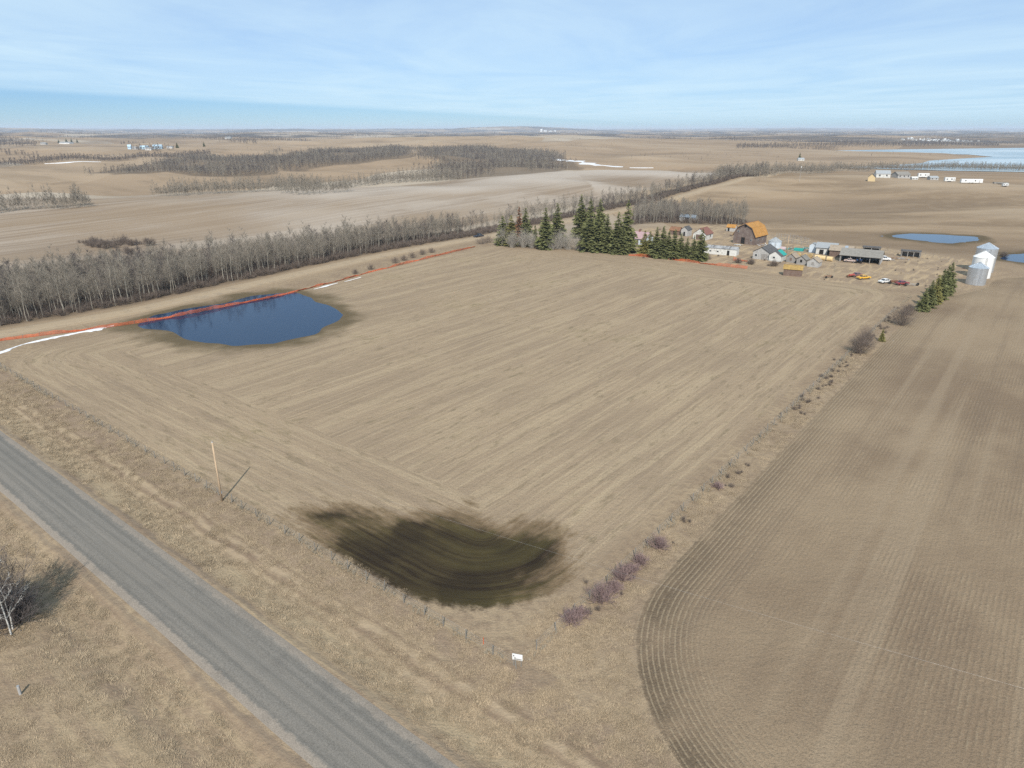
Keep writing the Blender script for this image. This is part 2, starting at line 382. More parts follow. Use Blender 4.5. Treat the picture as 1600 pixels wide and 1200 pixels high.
        hc = g.mix(g.m('MULTIPLY', g.step(tiny, .48, .66), .55), hc, (.47, .375, .25))
        ragged = g.m('ADD', A('soak'), g.m('ADD', g.m('MULTIPLY', g.m('SUBTRACT', s1, .5), .5), g.m('ADD', g.m('MULTIPLY', g.m('SUBTRACT', s3, .5), .55), g.m('MULTIPLY', g.m('SUBTRACT', mid, .5), .9))))
        hs = g.mix(g.step(s1, .35, .65), (.036, .026, .016), (.092, .070, .032))
        hs = g.mix(g.m('MULTIPLY', g.step(s2, .45, .7), .55), hs, (.135, .105, .047)); hs = g.mix(g.m('MULTIPLY', g.step(s3, .5, .7), .4), hs, (.12, .098, .045))
        hs = g.mix(g.m('MULTIPLY', g.step(mid, .45, .62), .6), hs, (.022, .016, .012))
        hs = g.mix(g.step(A('soak'), .25, .6, 0, .5), hs, (.028, .021, .014))
        hs = g.mix(g.m('MULTIPLY', g.m('MULTIPLY', g.step(X, -14, -2), g.step(s1, .35, .6)), .4), hs, (.085, .072, .028))
        brn = g.mix(.62, hc, (.125, .08, .036))
        hc = g.mix(g.step(ragged, -.2, .06), hc, brn); hc = g.mix(g.step(ragged, -.02, .34), hc, hs)
        hmask = g.step(g.m('ADD', hay, g.m('MULTIPLY', g.m('SUBTRACT', sm, .5), 2.5)), -.6, .9)
        colr = g.mix(hmask, colr, hc) if 'grass' in use else hc
        hgt_ = g.m('ADD', hgt_, g.m('MULTIPLY', s2, .08))
    if 'crop' in use:
        crop = A('crop')
        cz = g.m('ADD', crop, g.m('MULTIPLY', mid, 16)); inn = g.m('GREATER_THAN', cz, 24.0)
        crow = g.m('ADD', g.m('MULTIPLY', crop, g.m('SUBTRACT', 1, inn)), g.m('MULTIPLY', rx, inn))
        crow = g.m('ADD', crow, g.m('MULTIPLY', sm, .22))
        fur = g.m('MULTIPLY', g.m('SINE', g.m('MULTIPLY', crow, 2 * math.pi / .55)), g.m('MULTIPLY', g.step(g.m('ABSOLUTE', g.m('SUBTRACT', cz, 24)), .5, 5), g.m('MAXIMUM', g.step(crop, 11, 6), g.step(g.noise(p2, .06, 3, .6), .62, .42, .25, 1))))
        lane = g.noise(g.comb(g.m('MULTIPLY', rx, .3), g.m('MULTIPLY', X, .008), g.m('MULTIPLY', Y, .008)), 1.0, 3, .6)
        patchy = g.noise(g.comb(g.m('MULTIPLY', rx, .06), g.m('MULTIPLY', X, .03), g.m('MULTIPLY', Y, .03)), 1.0, 4, .65)
        clod = g.noise(g.comb(g.m('MULTIPLY', crow, .7), g.m('MULTIPLY', X, .5), g.m('MULTIPLY', Y, .5)), 1.0, 3, .7)
        straw = g.m('MULTIPLY', g.step(fur, .25, .95), g.m('MAXIMUM', g.m('MULTIPLY', g.step(crop, 9, 4), g.step(clod, .3, .5)), g.step(clod, .42, .66)))
        iso = g.noise(p2, .028, 4, .6)
        cc = g.mix(g.step(g.m('MULTIPLY_ADD', iso, .65, g.m('MULTIPLY', patchy, .35)), .36, .62), (.235, .172, .112), (.35, .266, .172))
        cc = g.mix(g.m('MULTIPLY', g.step(lane, .5, .7), .5), cc, (.37, .288, .193))
        cc = g.mix(g.m('MULTIPLY', g.step(lane, .46, .28), .4), cc, (.19, .142, .098))
        cc = g.mix(g.m('MULTIPLY', g.m('MULTIPLY', g.step(crop, 6.5, .6), g.m('MULTIPLY', g.step(mid, .3, .55), g.step(ry, 105, 45, .35, 1))), .75), cc, (.10, .076, .05))
        cc = g.mix(g.m('MULTIPLY', straw, g.m('MAXIMUM', g.step(crop, 9, 3, 0, .5), g.lin(patchy, .3, .7, .5, .12))), cc, (.43, .345, .225))
        cc = g.mix(g.m('MULTIPLY', g.step(fine, .5, .3), .35), cc, (.13, .098, .068))
        cc = g.mix(g.m('MULTIPLY', g.step(tiny, .48, .68), .6), cc, (.10, .075, .05))
        cc = g.mix(g.m('MULTIPLY', g.step(fine, .52, .72), .35), cc, (.38, .30, .20))
        cmask = g.step(g.m('ADD', crop, g.m('MULTIPLY', g.m('SUBTRACT', sm, .5), 1.6)), -.3, .5)
        colr = g.mix(cmask, colr, cc) if 'grass' in use else cc
        hgt_ = g.m('ADD', hgt_, g.m('MULTIPLY', g.m('MULTIPLY', fur, g.m('MULTIPLY', cmask, clod)), .04))
    rim = g.m('ADD', A('pond'), g.m('MULTIPLY', g.m('SUBTRACT', mid, .5), 14))
    colr = g.mix(g.m('MULTIPLY', g.step(rim, -11, -3), .8), colr, (.09, .07, .035))
    if 'crop' not in use or 'grass' in use:
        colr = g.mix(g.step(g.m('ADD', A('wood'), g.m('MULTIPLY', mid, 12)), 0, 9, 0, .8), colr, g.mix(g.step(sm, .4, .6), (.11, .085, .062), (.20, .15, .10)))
        gb = g.step(g.m('ADD', A('grav'), g.m('MULTIPLY', g.m('SUBTRACT', mid, .5), 5)), 5.5, 7.5, 1, 0)
        colr = g.mix(g.m('MULTIPLY', gb, .5), colr, (.37, .28, .18))
    hsv = g.n('ShaderNodeHueSaturation'); hsv.inputs['Saturation'].default_value = 1.0; hsv.inputs['Hue'].default_value = .4965; hsv.inputs['Value'].default_value = .87; g.put(hsv.inputs['Color'], colr)
    g.put(b.inputs['Base Color'], hsv.outputs[0])
    b.inputs['Roughness'].default_value = .95; b.inputs['Specular IOR Level'].default_value = .08
    bp = g.n('ShaderNodeBump'); bp.inputs['Strength'].default_value = .8; bp.inputs['Distance'].default_value = 1.0
    g.put(bp.inputs['Height'], hgt_); g.t.links.new(bp.outputs[0], b.inputs['Normal'])
    return m
# ------------------------------------------------------------------ the setting
WOODS.update({
 'far_left': atp([(145, 270), (200, 262), (300, 245), (430, 240), (430, 272), (330, 276), (260, 268), (180, 273)]),
 'middle': atp([(437, 267), (445, 242), (520, 234), (640, 233), (650, 244), (560, 256), (480, 265)]),
 'right': atp([(650, 233), (800, 231), (880, 243), (910, 262), (870, 268), (720, 280), (678, 270), (690, 250), (655, 243)]),
})
def along_gravel(s0, s1, o0, o1, w0, w1, n=14):
    """a strip beside the gravel road, from arc s0 to s1, offset o and width w on its far side"""
    seg = np.array(GRAVEL); L = np.concatenate([[0], np.cumsum(np.hypot(*np.diff(seg, axis=0).T))])
    near, farr = [], []
    for k in range(n):
        t = k / (n - 1); s = s0 + (s1 - s0) * t
        i = min(max(np.searchsorted(L, s) - 1, 0), len(seg) - 2); u = (s - L[i]) / (L[i + 1] - L[i])
        p = seg[i] * (1 - u) + seg[i + 1] * u; d = (seg[i + 1] - seg[i]) / (L[i + 1] - L[i]); nn = np.array([-d[1], d[0]])
        o = o0 + (o1 - o0) * t; w = w0 + (w1 - w0) * t
        near.append(tuple(p + nn * o)); farr.append(tuple(p + nn * (o + w)))
    return near + farr[::-1]
GL = float(np.sum(np.hypot(*np.diff(np.array(GRAVEL), axis=0).T)))
gseg = np.array(GRAVEL); GARC = np.concatenate([[0], np.cumsum(np.hypot(*np.diff(gseg, axis=0).T))])
S0, S740 = GARC[2], GARC[9]
WOODS['belt_a'] = along_gravel(S0 - 60, S0 + 75, 8.5, 8.5, 62, 44)
WOODS['belt_b'] = along_gravel(S0 + 75, S740 + 10, 8.0, 6.0, 34, 12)
WOODS['belt_c'] = along_gravel(S740 + 10, S740 + 430, 6.0, 7.0, 9, 8, 22)
WOODS['grove'] = [flat(*p) for p in [(985, 354), (995, 330), (1060, 328), (1165, 346), (1168, 353), (1090, 352), (1030, 349)]]

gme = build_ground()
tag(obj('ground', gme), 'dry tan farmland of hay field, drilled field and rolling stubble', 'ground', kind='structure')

def road_mat(name, c1, c2, hw, inner):
    m, g, b = material(name)
    co = g.n('ShaderNodeTexCoord').outputs['UV']; U, V, _ = g.xyz(co)
    pos = g.n('ShaderNodeNewGeometry').outputs['Position']
    n1 = g.noise(pos, 1.2, 4, .6); n2 = g.noise(pos, 9, 3, .7)
    lng = g.noise(g.comb(g.m('MULTIPLY', U, 1.6), g.m('MULTIPLY', V, .02)), 1.0, 4, .6)
    ed = g.m('ADD', g.m('ABSOLUTE', U), g.m('MULTIPLY', g.m('SUBTRACT', n1, .5), 1.1))
    colr = g.mix(g.step(ed, inner - .15, inner + .2), c1, c2)
    colr = g.mix(g.m('MULTIPLY', g.step(lng, .42, .66), .6), colr, g.mix(.5, colr, (.30, .26, .215)))
    colr = g.mix(g.m('MULTIPLY', g.step(g.noise(pos, .25, 4, .6), .5, .68), .4), colr, g.mix(.5, colr, (.09, .085, .078)))
    for off, wd, am in ((.5, .45, .5), (1.75, .5, .45)) if inner < hw - .3 and 'asphalt' in name else ():
        trk = g.m('ABSOLUTE', g.m('SUBTRACT', g.m('ABSOLUTE', U), off))
        colr = g.mix(g.m('MULTIPLY', g.step(trk, wd, .1), am), colr, g.mix(.6, colr, (.255, .228, .195)))
    k = g.lin(n2, .3, .7, .7, 1.3); colr = g.mix(1.0, colr, g.comb(k, k, k), 'MULTIPLY')
    g.put(b.inputs['Base Color'], colr); b.inputs['Roughness'].default_value = .9
    bp = g.n('ShaderNodeBump'); bp.inputs['Strength'].default_value = .5; bp.inputs['Distance'].default_value = .05
    g.put(bp.inputs['Height'], n2); g.t.links.new(bp.outputs[0], b.inputs['Normal'])
    return m
def strip(name, P, us, crown, mat, zoff, edge_noise=0.0):
    """a road ribbon along points P; us = offsets across; UV = (metres across, metres along)"""
    P = np.array(P, float); d = np.gradient(P, axis=0); d /= np.hypot(d[:, 0], d[:, 1])[:, None]
    nn = np.stack([-d[:, 1], d[:, 0]], 1); L = np.concatenate([[0], np.cumsum(np.hypot(*np.diff(P, axis=0).T))])
    V, UV = [], []
    for i in range(len(P)):
        for k, u in enumerate(us):
            uu = u * (1 + (edge_noise * float(vnoise(L[i] / 3.1, u, 77)) if k in (0, len(us) - 1) else 0))
            q = P[i] + nn[i] * uu; z = float(hgt(q[0], q[1]))
            V.append((q[0], q[1], z)); UV.append((uu, L[i]))
    n = len(us); V = np.array(V).reshape(len(P), n, 3)
    base = V[:, :, 2].max(axis=1)
    for k, u in enumerate(us):
        e = abs(u) / abs(us[0])
        V[:, k, 2] = np.where(e > .99, V[:, k, 2] - .10, np.maximum(base + zoff + crown * (1 - e), V[:, k, 2] + zoff))
    V = V.reshape(-1, 3)
    F = [(i * n + k, (i + 1) * n + k, (i + 1) * n + k + 1, i * n + k + 1) for i in range(len(P) - 1) for k in range(n - 1)]
    me = npmesh(name, V, np.array(F)[:, ::-1], mat, True)
    uv = me.uv_layers.new(name='UVMap'); li = np.empty(len(me.loops), np.int32); me.loops.foreach_get('vertex_index', li)
    uv.data.foreach_set('uv', np.array(UV, np.float32)[li].ravel())
    return obj(name, me)
def resample(P, step):
    P = np.array(P, float); L = np.concatenate([[0], np.cumsum(np.hypot(*np.diff(P, axis=0).T))])
    s = np.arange(0, L[-1], step); Q = np.stack([np.interp(s, L, P[:, 0]), np.interp(s, L, P[:, 1])], 1)
    for _ in range(4): Q[1:-1] = (Q[:-2] + 2 * Q[1:-1] + Q[2:]) / 4
    return Q
m_asph = road_mat('asphalt', (.148, .137, .119), (.25, .212, .172), 3.75, 2.8)
m_grav = road_mat('gravel', (.36, .272, .175), (.31, .232, .148), 3.6, 2.9)
tag(strip('paved_road', [xy(a, ROAD_C) for a in np.arange(-140, 330, 1.5)], [-3.9, -3.5, -2.75, -1.4, 0, 1.4, 2.75, 3.5, 3.9], .10, m_asph, .02, .05),
    'grey paved country road with gravel shoulders crossing the near left corner', 'road', kind='structure')
tag(strip('gravel_road', resample(GRAVEL, 3.0), [-4.2, -3.4, -1.7, 0, 1.7, 3.4, 4.2], .12, m_grav, .16, .06),
    'tan gravel road running along the bare tree belt', 'road', kind='structure')

# water
def water_mat(name, c, rough, bump, scale=1.0):
    m, g, b = material(name); pos = g.n('ShaderNodeNewGeometry').outputs['Position']
    n = g.noise(pos, .8 * scale, 3, .6)
    g.put(b.inputs['Base Color'], c); b.inputs['Roughness'].default_value = rough; b.inputs['IOR'].default_value = 1.33
    b.inputs['Specular IOR Level'].default_value = .28
    bp = g.n('ShaderNodeBump'); bp.inputs['Strength'].default_value = bump; bp.inputs['Distance'].default_value = .05
    g.put(bp.inputs['Height'], n); g.t.links.new(bp.outputs[0], b.inputs['Normal'])
    return m
m_water = water_mat('pond_water', (.001, .020, .060), .04, .3)
plab = ['blue pond flooding the hay field beside the orange snow fence', 'shallow blue pond in the brown field behind the farmyard', 'small pond at the right edge beyond the grain bins']
for (P, _), lb in zip(PONDS, plab):
    Q = np.array(P); c = Q.mean(0); Q = c + (Q - c) * 1.25
    tag(obj('pond', mesh('pond', [(x, y, WATER_Z) for x, y in Q], [tuple(range(len(Q)))[::-1] if poly_sd(c[0], c[1], list(map(tuple, Q))) > 0 and np.sum((np.roll(Q[:, 0], -1) - Q[:, 0]) * (np.roll(Q[:, 1], -1) + Q[:, 1])) > 0 else tuple(range(len(Q)))], m_water)), lb, 'pond', kind='structure')
def sheet(name, P, z, mat, sub=6, noise=0.0, ns=40.0):
    """a flat patch with a wavering outline"""
    P = [np.array(p, float) for p in P]; out = []
    for i in range(len(P)):
        p, q = P[i], P[(i + 1) % len(P)]
        for k in range(sub): out.append(p + (q - p) * k / sub)
    c = np.mean(out, 0); V = []
    for p in out:
        k = 1 + noise * float(fbm(p[0] / ns, p[1] / ns, 5, 3)); q = c + (p - c) * k; V.append((q[0], q[1], z(q[0], q[1]) if callable(z) else z))
    a = sum(V[i][0] * V[(i + 1) % len(V)][1] - V[(i + 1) % len(V)][0] * V[i][1] for i in range(len(V)))
    from mathutils.geometry import tessellate_polygon
    T = [t for t in tessellate_polygon([[Vector((v[0], v[1], 0)) for v in V]])]
    F = []
    for i, j, k in T:
        ar = (V[j][0] - V[i][0]) * (V[k][1] - V[i][1]) - (V[k][0] - V[i][0]) * (V[j][1] - V[i][1])
        F.append((i, j, k) if ar > 0 else (i, k, j))
    return obj(name, mesh(name, V, F, mat))
m, g, b = material('lake_ice'); pos = g.n('ShaderNodeNewGeometry').outputs['Position']; X, Y, Z = g.xyz(pos)
n1 = g.noise(g.comb(g.m('MULTIPLY', X, .003), g.m('MULTIPLY', Y, .010)), 1.0, 5, .65)
g.put(b.inputs['Base Color'], g.mix(g.step(n1, .42, .6), (.25, .33, .37), (.46, .52, .54))); b.inputs['Roughness'].default_value = .3; b.inputs['Specular IOR Level'].default_value = .5
m_ice = m
tag(sheet('lake', LAKE, -1.6, m_ice, 4), 'pale blue half frozen lake near the right horizon', 'lake', kind='structure')

# air: pale haze that far things fade into
m = bpy.data.materials.new('air'); m.use_nodes = True; t = m.node_tree; t.nodes.clear()
vo = t.nodes.new('ShaderNodeVolumePrincipled'); vo.inputs['Color'].default_value = (.72, .84, 1.0, 1); vo.inputs['Density'].default_value = 6.5e-5; vo.inputs['Anisotropy'].default_value = 0.0
ou = t.nodes.new('ShaderNodeOutputMaterial'); t.links.new(vo.outputs[0], ou.inputs['Volume'])
zlo, zhi = float(min(v.co.z for v in gme.vertices)) - 1, max(float(max(v.co.z for v in gme.vertices)), CAM_H) + 6
s_ = 32500.0; HV = [(sx * s_, sy * s_, z) for z in (zlo, zhi) for sx, sy in ((-1, -1), (1, -1), (1, 1), (-1, 1))]
hz = tag(obj('haze', mesh('haze', HV, [(3, 2, 1, 0), (4, 5, 6, 7), (0, 1, 5, 4), (1, 2, 6, 5), (2, 3, 7, 6), (3, 0, 4, 7)], m)), 'thin pale blue haze over the far land', 'haze', kind='stuff')
print('haze z', zlo, zhi)
# ------------------------------------------------------------------ vegetation
m_bark = plain('aspen_bark', (.36, .33, .27), .9, stripe=((3, 3, 1.2), (.13, .115, .095), .6), scale=1.5)
m_birch = plain('birch_bark', (.62, .60, .55), .85, stripe=((2, 2, 5), (.16, .145, .13), .5), scale=1.5)
m_twig = plain('aspen_twigs', (.235, .205, .165), .9, var=.3, scale=.6)
m_dtwig = plain('woodland_twigs', (.125, .106, .098), .9, var=.3, scale=.6)
m_shrub = plain('shrub_stems', (.155, .122, .10), .9, var=.3)
m_red = plain('dogwood_stems', (.25, .175, .165), .85, var=.3)
m_gshrub = plain('silvery_stems', (.34, .31, .265), .9, var=.25)
m_needle = plain('spruce_needles', (.15, .158, .062), .85, var=.5, scale=1.1)
m_needle2 = plain('yellow_green_needles', (.20, .185, .06), .85, var=.45, scale=1.1)
m_dead = plain('rusty_needles', (.21, .105, .055), .9, var=.35, scale=1.1)
m_wood = plain('trunk_wood', (.15, .115, .085), .9)
m_straw = plain('dry_grass', (.43, .33, .215), .95, var=.35, scale=.4)
for nd in m_straw.node_tree.nodes:                    # every tuft its own tone
    if nd.type == 'MAP_RANGE' and abs(nd.inputs[3].default_value + .08) < 1e-4: nd.inputs[3].default_value, nd.inputs[4].default_value = -.36, .10
m_reed = plain('grey_weeds', (.40, .345, .26), .95, var=.3, scale=.4)

class Tubes:
    """collects tapered tubes as one triangle mesh"""
    def __init__(s): s.V, s.F, s.n = [], [], 0
    def add(s, P0, P1, r0, r1, k=3):
        P0, P1 = np.atleast_2d(P0).astype(float), np.atleast_2d(P1).astype(float); N = len(P0)
        r0 = np.broadcast_to(np.asarray(r0, float), (N,)); r1 = np.broadcast_to(np.asarray(r1, float), (N,))
        d = P1 - P0; d /= np.linalg.norm(d, axis=1)[:, None] + 1e-9
        ref = np.where(np.abs(d[:, 2:3]) > .9, np.array([[1., 0, 0]]), np.array([[0, 0, 1.]]))
        u = np.cross(d, ref); u /= np.linalg.norm(u, axis=1)[:, None]; v = np.cross(d, u)
        an = np.arange(k) * 2 * math.pi / k
        ring = u[:, None, :] * np.cos(an)[None, :, None] + v[:, None, :] * np.sin(an)[None, :, None]
        V = np.concatenate([P0[:, None] + ring * r0[:, None, None], P1[:, None] + ring * r1[:, None, None]], 1)
        base = s.n + np.arange(N)[:, None] * 2 * k; j = np.arange(k); q = (j + 1) % k
        f1 = np.stack([base + j, base + q, base + k + q], -1); f2 = np.stack([base + j, base + k + q, base + k + j], -1)
        s.V.append(V.reshape(-1, 3)); s.F.append(f1.reshape(-1, 3)); s.F.append(f2.reshape(-1, 3)); s.n += N * 2 * k
    def tris(s, P):
        P = np.asarray(P, float).reshape(-1, 3); m = len(P) // 3
        s.V.append(P); s.F.append(s.n + np.arange(m * 3).reshape(-1, 3)); s.n += m * 3
    def mesh(s, name, mat, smooth=False): return npmesh(name, np.concatenate(s.V), np.concatenate(s.F), mat, smooth)
def unit(v): return v / (np.linalg.norm(v, axis=-1, keepdims=True) + 1e-9)

def aspen(seed, H=11.5, first=.24, nb=40, spread=.36, twigs=7, sub=2, tr=.012, lean=.03, wide=1.0):
    """a leafless tree: returns trunk and crown builders"""
    R = np.random.default_rng(seed); T, C = Tubes(), Tubes()
    n = 7; zs = np.linspace(0, H, n + 1); off = np.cumsum(R.normal(0, .10, (n + 1, 2)), 0) * (H / 11) + np.outer(zs, R.normal(0, lean, 2)); off -= off[0]
    pts = np.column_stack([off, zs]); r0 = .0092 * H; rad = r0 * (1 - zs / H * .9)
    for i in range(n): T.add(pts[i], pts[i + 1], rad[i], rad[i + 1], 5)
    t = first + (1 - first) * R.random(nb) ** .85 * .97; az = R.random(nb) * 6.283; up = R.uniform(.55, 1.25, nb)
    L = H * spread * wide * (1.15 - t) * R.uniform(.6, 1.25, nb)
    b0 = np.stack([np.interp(t * H, zs, pts[:, k]) for k in range(3)], 1)
    d = unit(np.column_stack([np.cos(az), np.sin(az), up])); d2 = unit(d + np.array([0, 0, .45]) + R.normal(0, .18, d.shape))
    b1 = b0 + d * L[:, None] * .5; b2 = b1 + d2 * L[:, None] * .6
    rb = np.maximum(.22 * r0 * (1.2 - t), tr * 1.3)
    C.add(b0, b1, rb, rb * .65); C.add(b1, b2, rb * .65, tr * .7)
    k = twigs; u = R.uniform(.15, 1.0, (nb, k, 1)); s0 = np.where(u < .5, b0[:, None] + (b1 - b0)[:, None] * u * 2, b1[:, None] + (b2 - b1)[:, None] * (u - .5) * 2).reshape(-1, 3)
    dd = unit(np.repeat(d2, k, 0) * .75 + R.normal(0, .55, (nb * k, 3)) + np.array([0, 0, .25])); LL = (np.repeat(L, k) * R.uniform(.22, .5, nb * k))[:, None]
    s1 = s0 + dd * LL; C.add(s0, s1, tr, tr * .55)
    if sub:
        u = R.uniform(.3, 1, (len(s0), sub, 1)); q0 = (s0[:, None] + (s1 - s0)[:, None] * u).reshape(-1, 3)
        dq = unit(np.repeat(dd, sub, 0) + R.normal(0, .6, (len(q0), 3))); C.add(q0, q0 + dq * np.repeat(LL, sub, 0) * .55, tr * .6, tr * .35)
    return T, C
def bush(seed, H=2.0, W=1.4, n=46, tr=.012, fork=4):
    R = np.random.default_rng(seed); C = Tubes()
    az = R.random(n) * 6.283; rr = R.random(n) ** .5 * .22 * W; b0 = np.column_stack([rr * np.cos(az), rr * np.sin(az), np.full(n, -.08)])
    out = R.random(n) ** .8 * W * .85; h = H * (1 - .85 * (out / W) ** 2) * R.uniform(.4, .85, n)
    b1 = np.column_stack([out * np.cos(az), out * np.sin(az), h]) + R.normal(0, .08 * W, (n, 3)) * [1, 1, .4]
    C.add(b0, b1, tr * 1.4, tr * .9)
    u = R.uniform(.35, 1, (n, fork, 1)); s0 = (b0[:, None] + (b1 - b0)[:, None] * u).reshape(-1, 3)
    dd = unit(np.repeat(unit(b1 - b0), fork, 0) + R.normal(0, .6, (n * fork, 3)) + [0, 0, .25]); s1 = s0 + dd * (R.uniform(.2, .45, n * fork) * H)[:, None]
    C.add(s0, s1, tr * .9, tr * .5)
    u = R.uniform(.3, 1, (len(s0), 2, 1)); q0 = (s0[:, None] + (s1 - s0)[:, None] * u).reshape(-1, 3)
    dq = unit(np.repeat(dd, 2, 0) + R.normal(0, .5, (len(q0), 3))); C.add(q0, q0 + dq * (R.uniform(.1, .22, len(q0)) * H)[:, None], tr * .55, tr * .35)
    return C
def spruce(seed, H=12.0, W=2.6, skirt=.06, full=1.0):
    """tiers of drooping boughs, each a stem with sprays of needles"""
    R = np.random.default_rng(seed); T, C = Tubes(), Tubes()
    T.add([0, 0, -.2], [0, 0, H * .96], .018 * H, .02, 6)
    nl = int(H * 2.1); P = []
    for i in range(nl):
        t = (i + R.uniform(-.3, .3)) / nl; t = min(max(t, 0), .985)
        rad = W * (1 - t) ** .82 * (1.0 if t > .1 else .82 + 1.8 * t) + .10
        nb = max(5, int(16 * full * (1 - t) + 5)); a0 = R.random() * 6.28
        for k in range(nb):
            if R.random() < .13: continue
            z = H * (skirt + (1 - skirt) * min(t + R.uniform(-.6, .6) / nl, .985))
            az = a0 + k * 6.283 / nb + R.normal(0, .18); L = rad * R.uniform(.5, 1.22); droop = -.10 - .28 * (1 - t) + R.normal(0, .08)
            d = np.array([math.cos(az), math.sin(az), droop]); side = np.array([-math.sin(az), math.cos(az), 0])
            o = np.array([0, 0, z]); tip = o + d * L + np.array([0, 0, .14 * L])
            m = max(4, int(L * 6)); u = R.uniform(.12, 1.0, m); c = o + np.outer(u, tip - o); sg = np.where(R.random(m) < .5, -1, 1)
            w = (.42 * L * (1.08 - u) + .18) * R.uniform(.6, 1.2, m)
            p1 = c + (side[None] * sg[:, None] * .9 + d[None] * .55) * w[:, None] + np.column_stack([np.zeros(m), np.zeros(m), -R.uniform(0, .3, m) * w])
            bw = (.16 + .07 * L) * R.uniform(.7, 1.3, m)
            pa = c + np.column_stack([np.zeros(m), np.zeros(m), bw * .8]); pb = c - np.outer(bw, d)
            P.append(np.stack([pa, pb, p1], 1).reshape(-1, 3))
            pc = c + np.outer(bw * 1.4, d); P.append(np.stack([pc, pb - [0, 0, .06], p1 - [0, 0, .04]], 1).reshape(-1, 3))
    P.append(np.array([[-.1, 0, H * .93], [.1, .03, H * .93], [0, 0, H * 1.01], [0, -.1, H * .93], [.02, .1, H * .93], [0, 0, H * 1.01]]))
    C.tris(np.concatenate(P)); return T, C
def tuft(seed, n=14, H=.45, W=.28, bw=.03):
    R = np.random.default_rng(seed); C = Tubes(); az = R.random(n) * 6.283; l = R.uniform(.2, 1, n) * W; h = H * R.uniform(.5, 1.1, n)
    b = np.column_stack([np.cos(az) * .06, np.sin(az) * .06, np.full(n, -.03)]); s = np.column_stack([-np.sin(az), np.cos(az), np.zeros(n)]) * bw
    tip = np.column_stack([np.cos(az) * l, np.sin(az) * l, h]); C.tris(np.stack([b - s, b + s, tip], 1).reshape(-1, 3)); return C

def protos(name, ms):
    c = bpy.data.collections.new(name)
    for me in ms: o = bpy.data.objects.new(name, me); o['kind'] = 'stuff'; c.objects.link(o)
    return c
def scatter(name, coll, P, rot, scl, label, cat):
    """one mass of alike plants nobody could count: points carrying instances"""
    P = np.asarray(P, np.float32); me = bpy.data.meshes.new(name); me.vertices.add(len(P)); me.vertices.foreach_set('co', P.ravel())
    for nm, v in (('rot', rot), ('scl', scl)):
        a = me.attributes.new(nm, 'FLOAT', 'POINT'); a.data.foreach_set('value', np.asarray(v, np.float32))
    a = me.attributes.new('pick', 'INT', 'POINT'); a.data.foreach_set('value', rng.integers(0, len(coll.objects), len(P)).astype(np.int32))
    o = obj(name, me)
    t = bpy.data.node_groups.new(name, 'GeometryNodeTree'); t.is_modifier = True
    t.interface.new_socket('Geometry', in_out='INPUT', socket_type='NodeSocketGeometry'); t.interface.new_socket('Geometry', in_out='OUTPUT', socket_type='NodeSocketGeometry')
    gi, go = t.nodes.new('NodeGroupInput'), t.nodes.new('NodeGroupOutput'); ip = t.nodes.new('GeometryNodeInstanceOnPoints'); ci = t.nodes.new('GeometryNodeCollectionInfo')
    ci.inputs['Collection'].default_value = coll; ci.inputs['Separate Children'].default_value = True; ci.inputs['Reset Children'].default_value = True
    def na(n, ty='FLOAT'):
        q = t.nodes.new('GeometryNodeInputNamedAttribute'); q.data_type = ty; q.inputs['Name'].default_value = n; return q.outputs['Attribute']
    cx = t.nodes.new('ShaderNodeCombineXYZ'); t.links.new(na('rot'), cx.inputs[2])
    L = t.links.new; L(gi.outputs[0], ip.inputs['Points']); L(ci.outputs[0], ip.inputs['Instance']); ip.inputs['Pick Instance'].default_value = True
    L(na('pick', 'INT'), ip.inputs['Instance Index']); L(cx.outputs[0], ip.inputs['Rotation']); L(na('scl'), ip.inputs['Scale']); L(ip.outputs[0], go.inputs[0])
    md = o.modifiers.new('scatter', 'NODES'); md.node_group = t
    return tag(o, label, cat, kind='stuff')
def fill(P, per, jitter=1.0, warp=0.0, edge=0.0):
    """points spread over a polygon, one for each `per` square metres"""
    P = list(map(tuple, P)); x0, y0 = np.min(P, 0) - warp; x1, y1 = np.max(P, 0) + warp; s = math.sqrt(per)
    gx_, gy_ = np.meshgrid(np.arange(x0, x1 + s, s), np.arange(y0, y1 + s, s)); x = gx_.ravel() + rng.uniform(-.5, .5, gx_.size) * s * jitter; y = gy_.ravel() + rng.uniform(-.5, .5, gx_.size) * s * jitter
    k = poly_sd(x, y, P) + warp * fbm(x / (warp * 1.6 + 1), y / (warp * 1.6 + 1), 29, 3) > edge * rng.random(x.size); x, y = x[k], y[k]
    return np.column_stack([x, y, hgt(x, y)])
def in_view(P, margin=.06):
    x, y = P[:, 0], P[:, 1]; c, s = math.cos(PITCH), math.sin(PITCH); d = y * c + CAM_H * s
    u = x / d * FOCAL / 800; v = (-y * s + CAM_H * c) / d * FOCAL / 600
    return (np.abs(u) < 1 + margin) & (v < 1 + margin) & (d > 5)

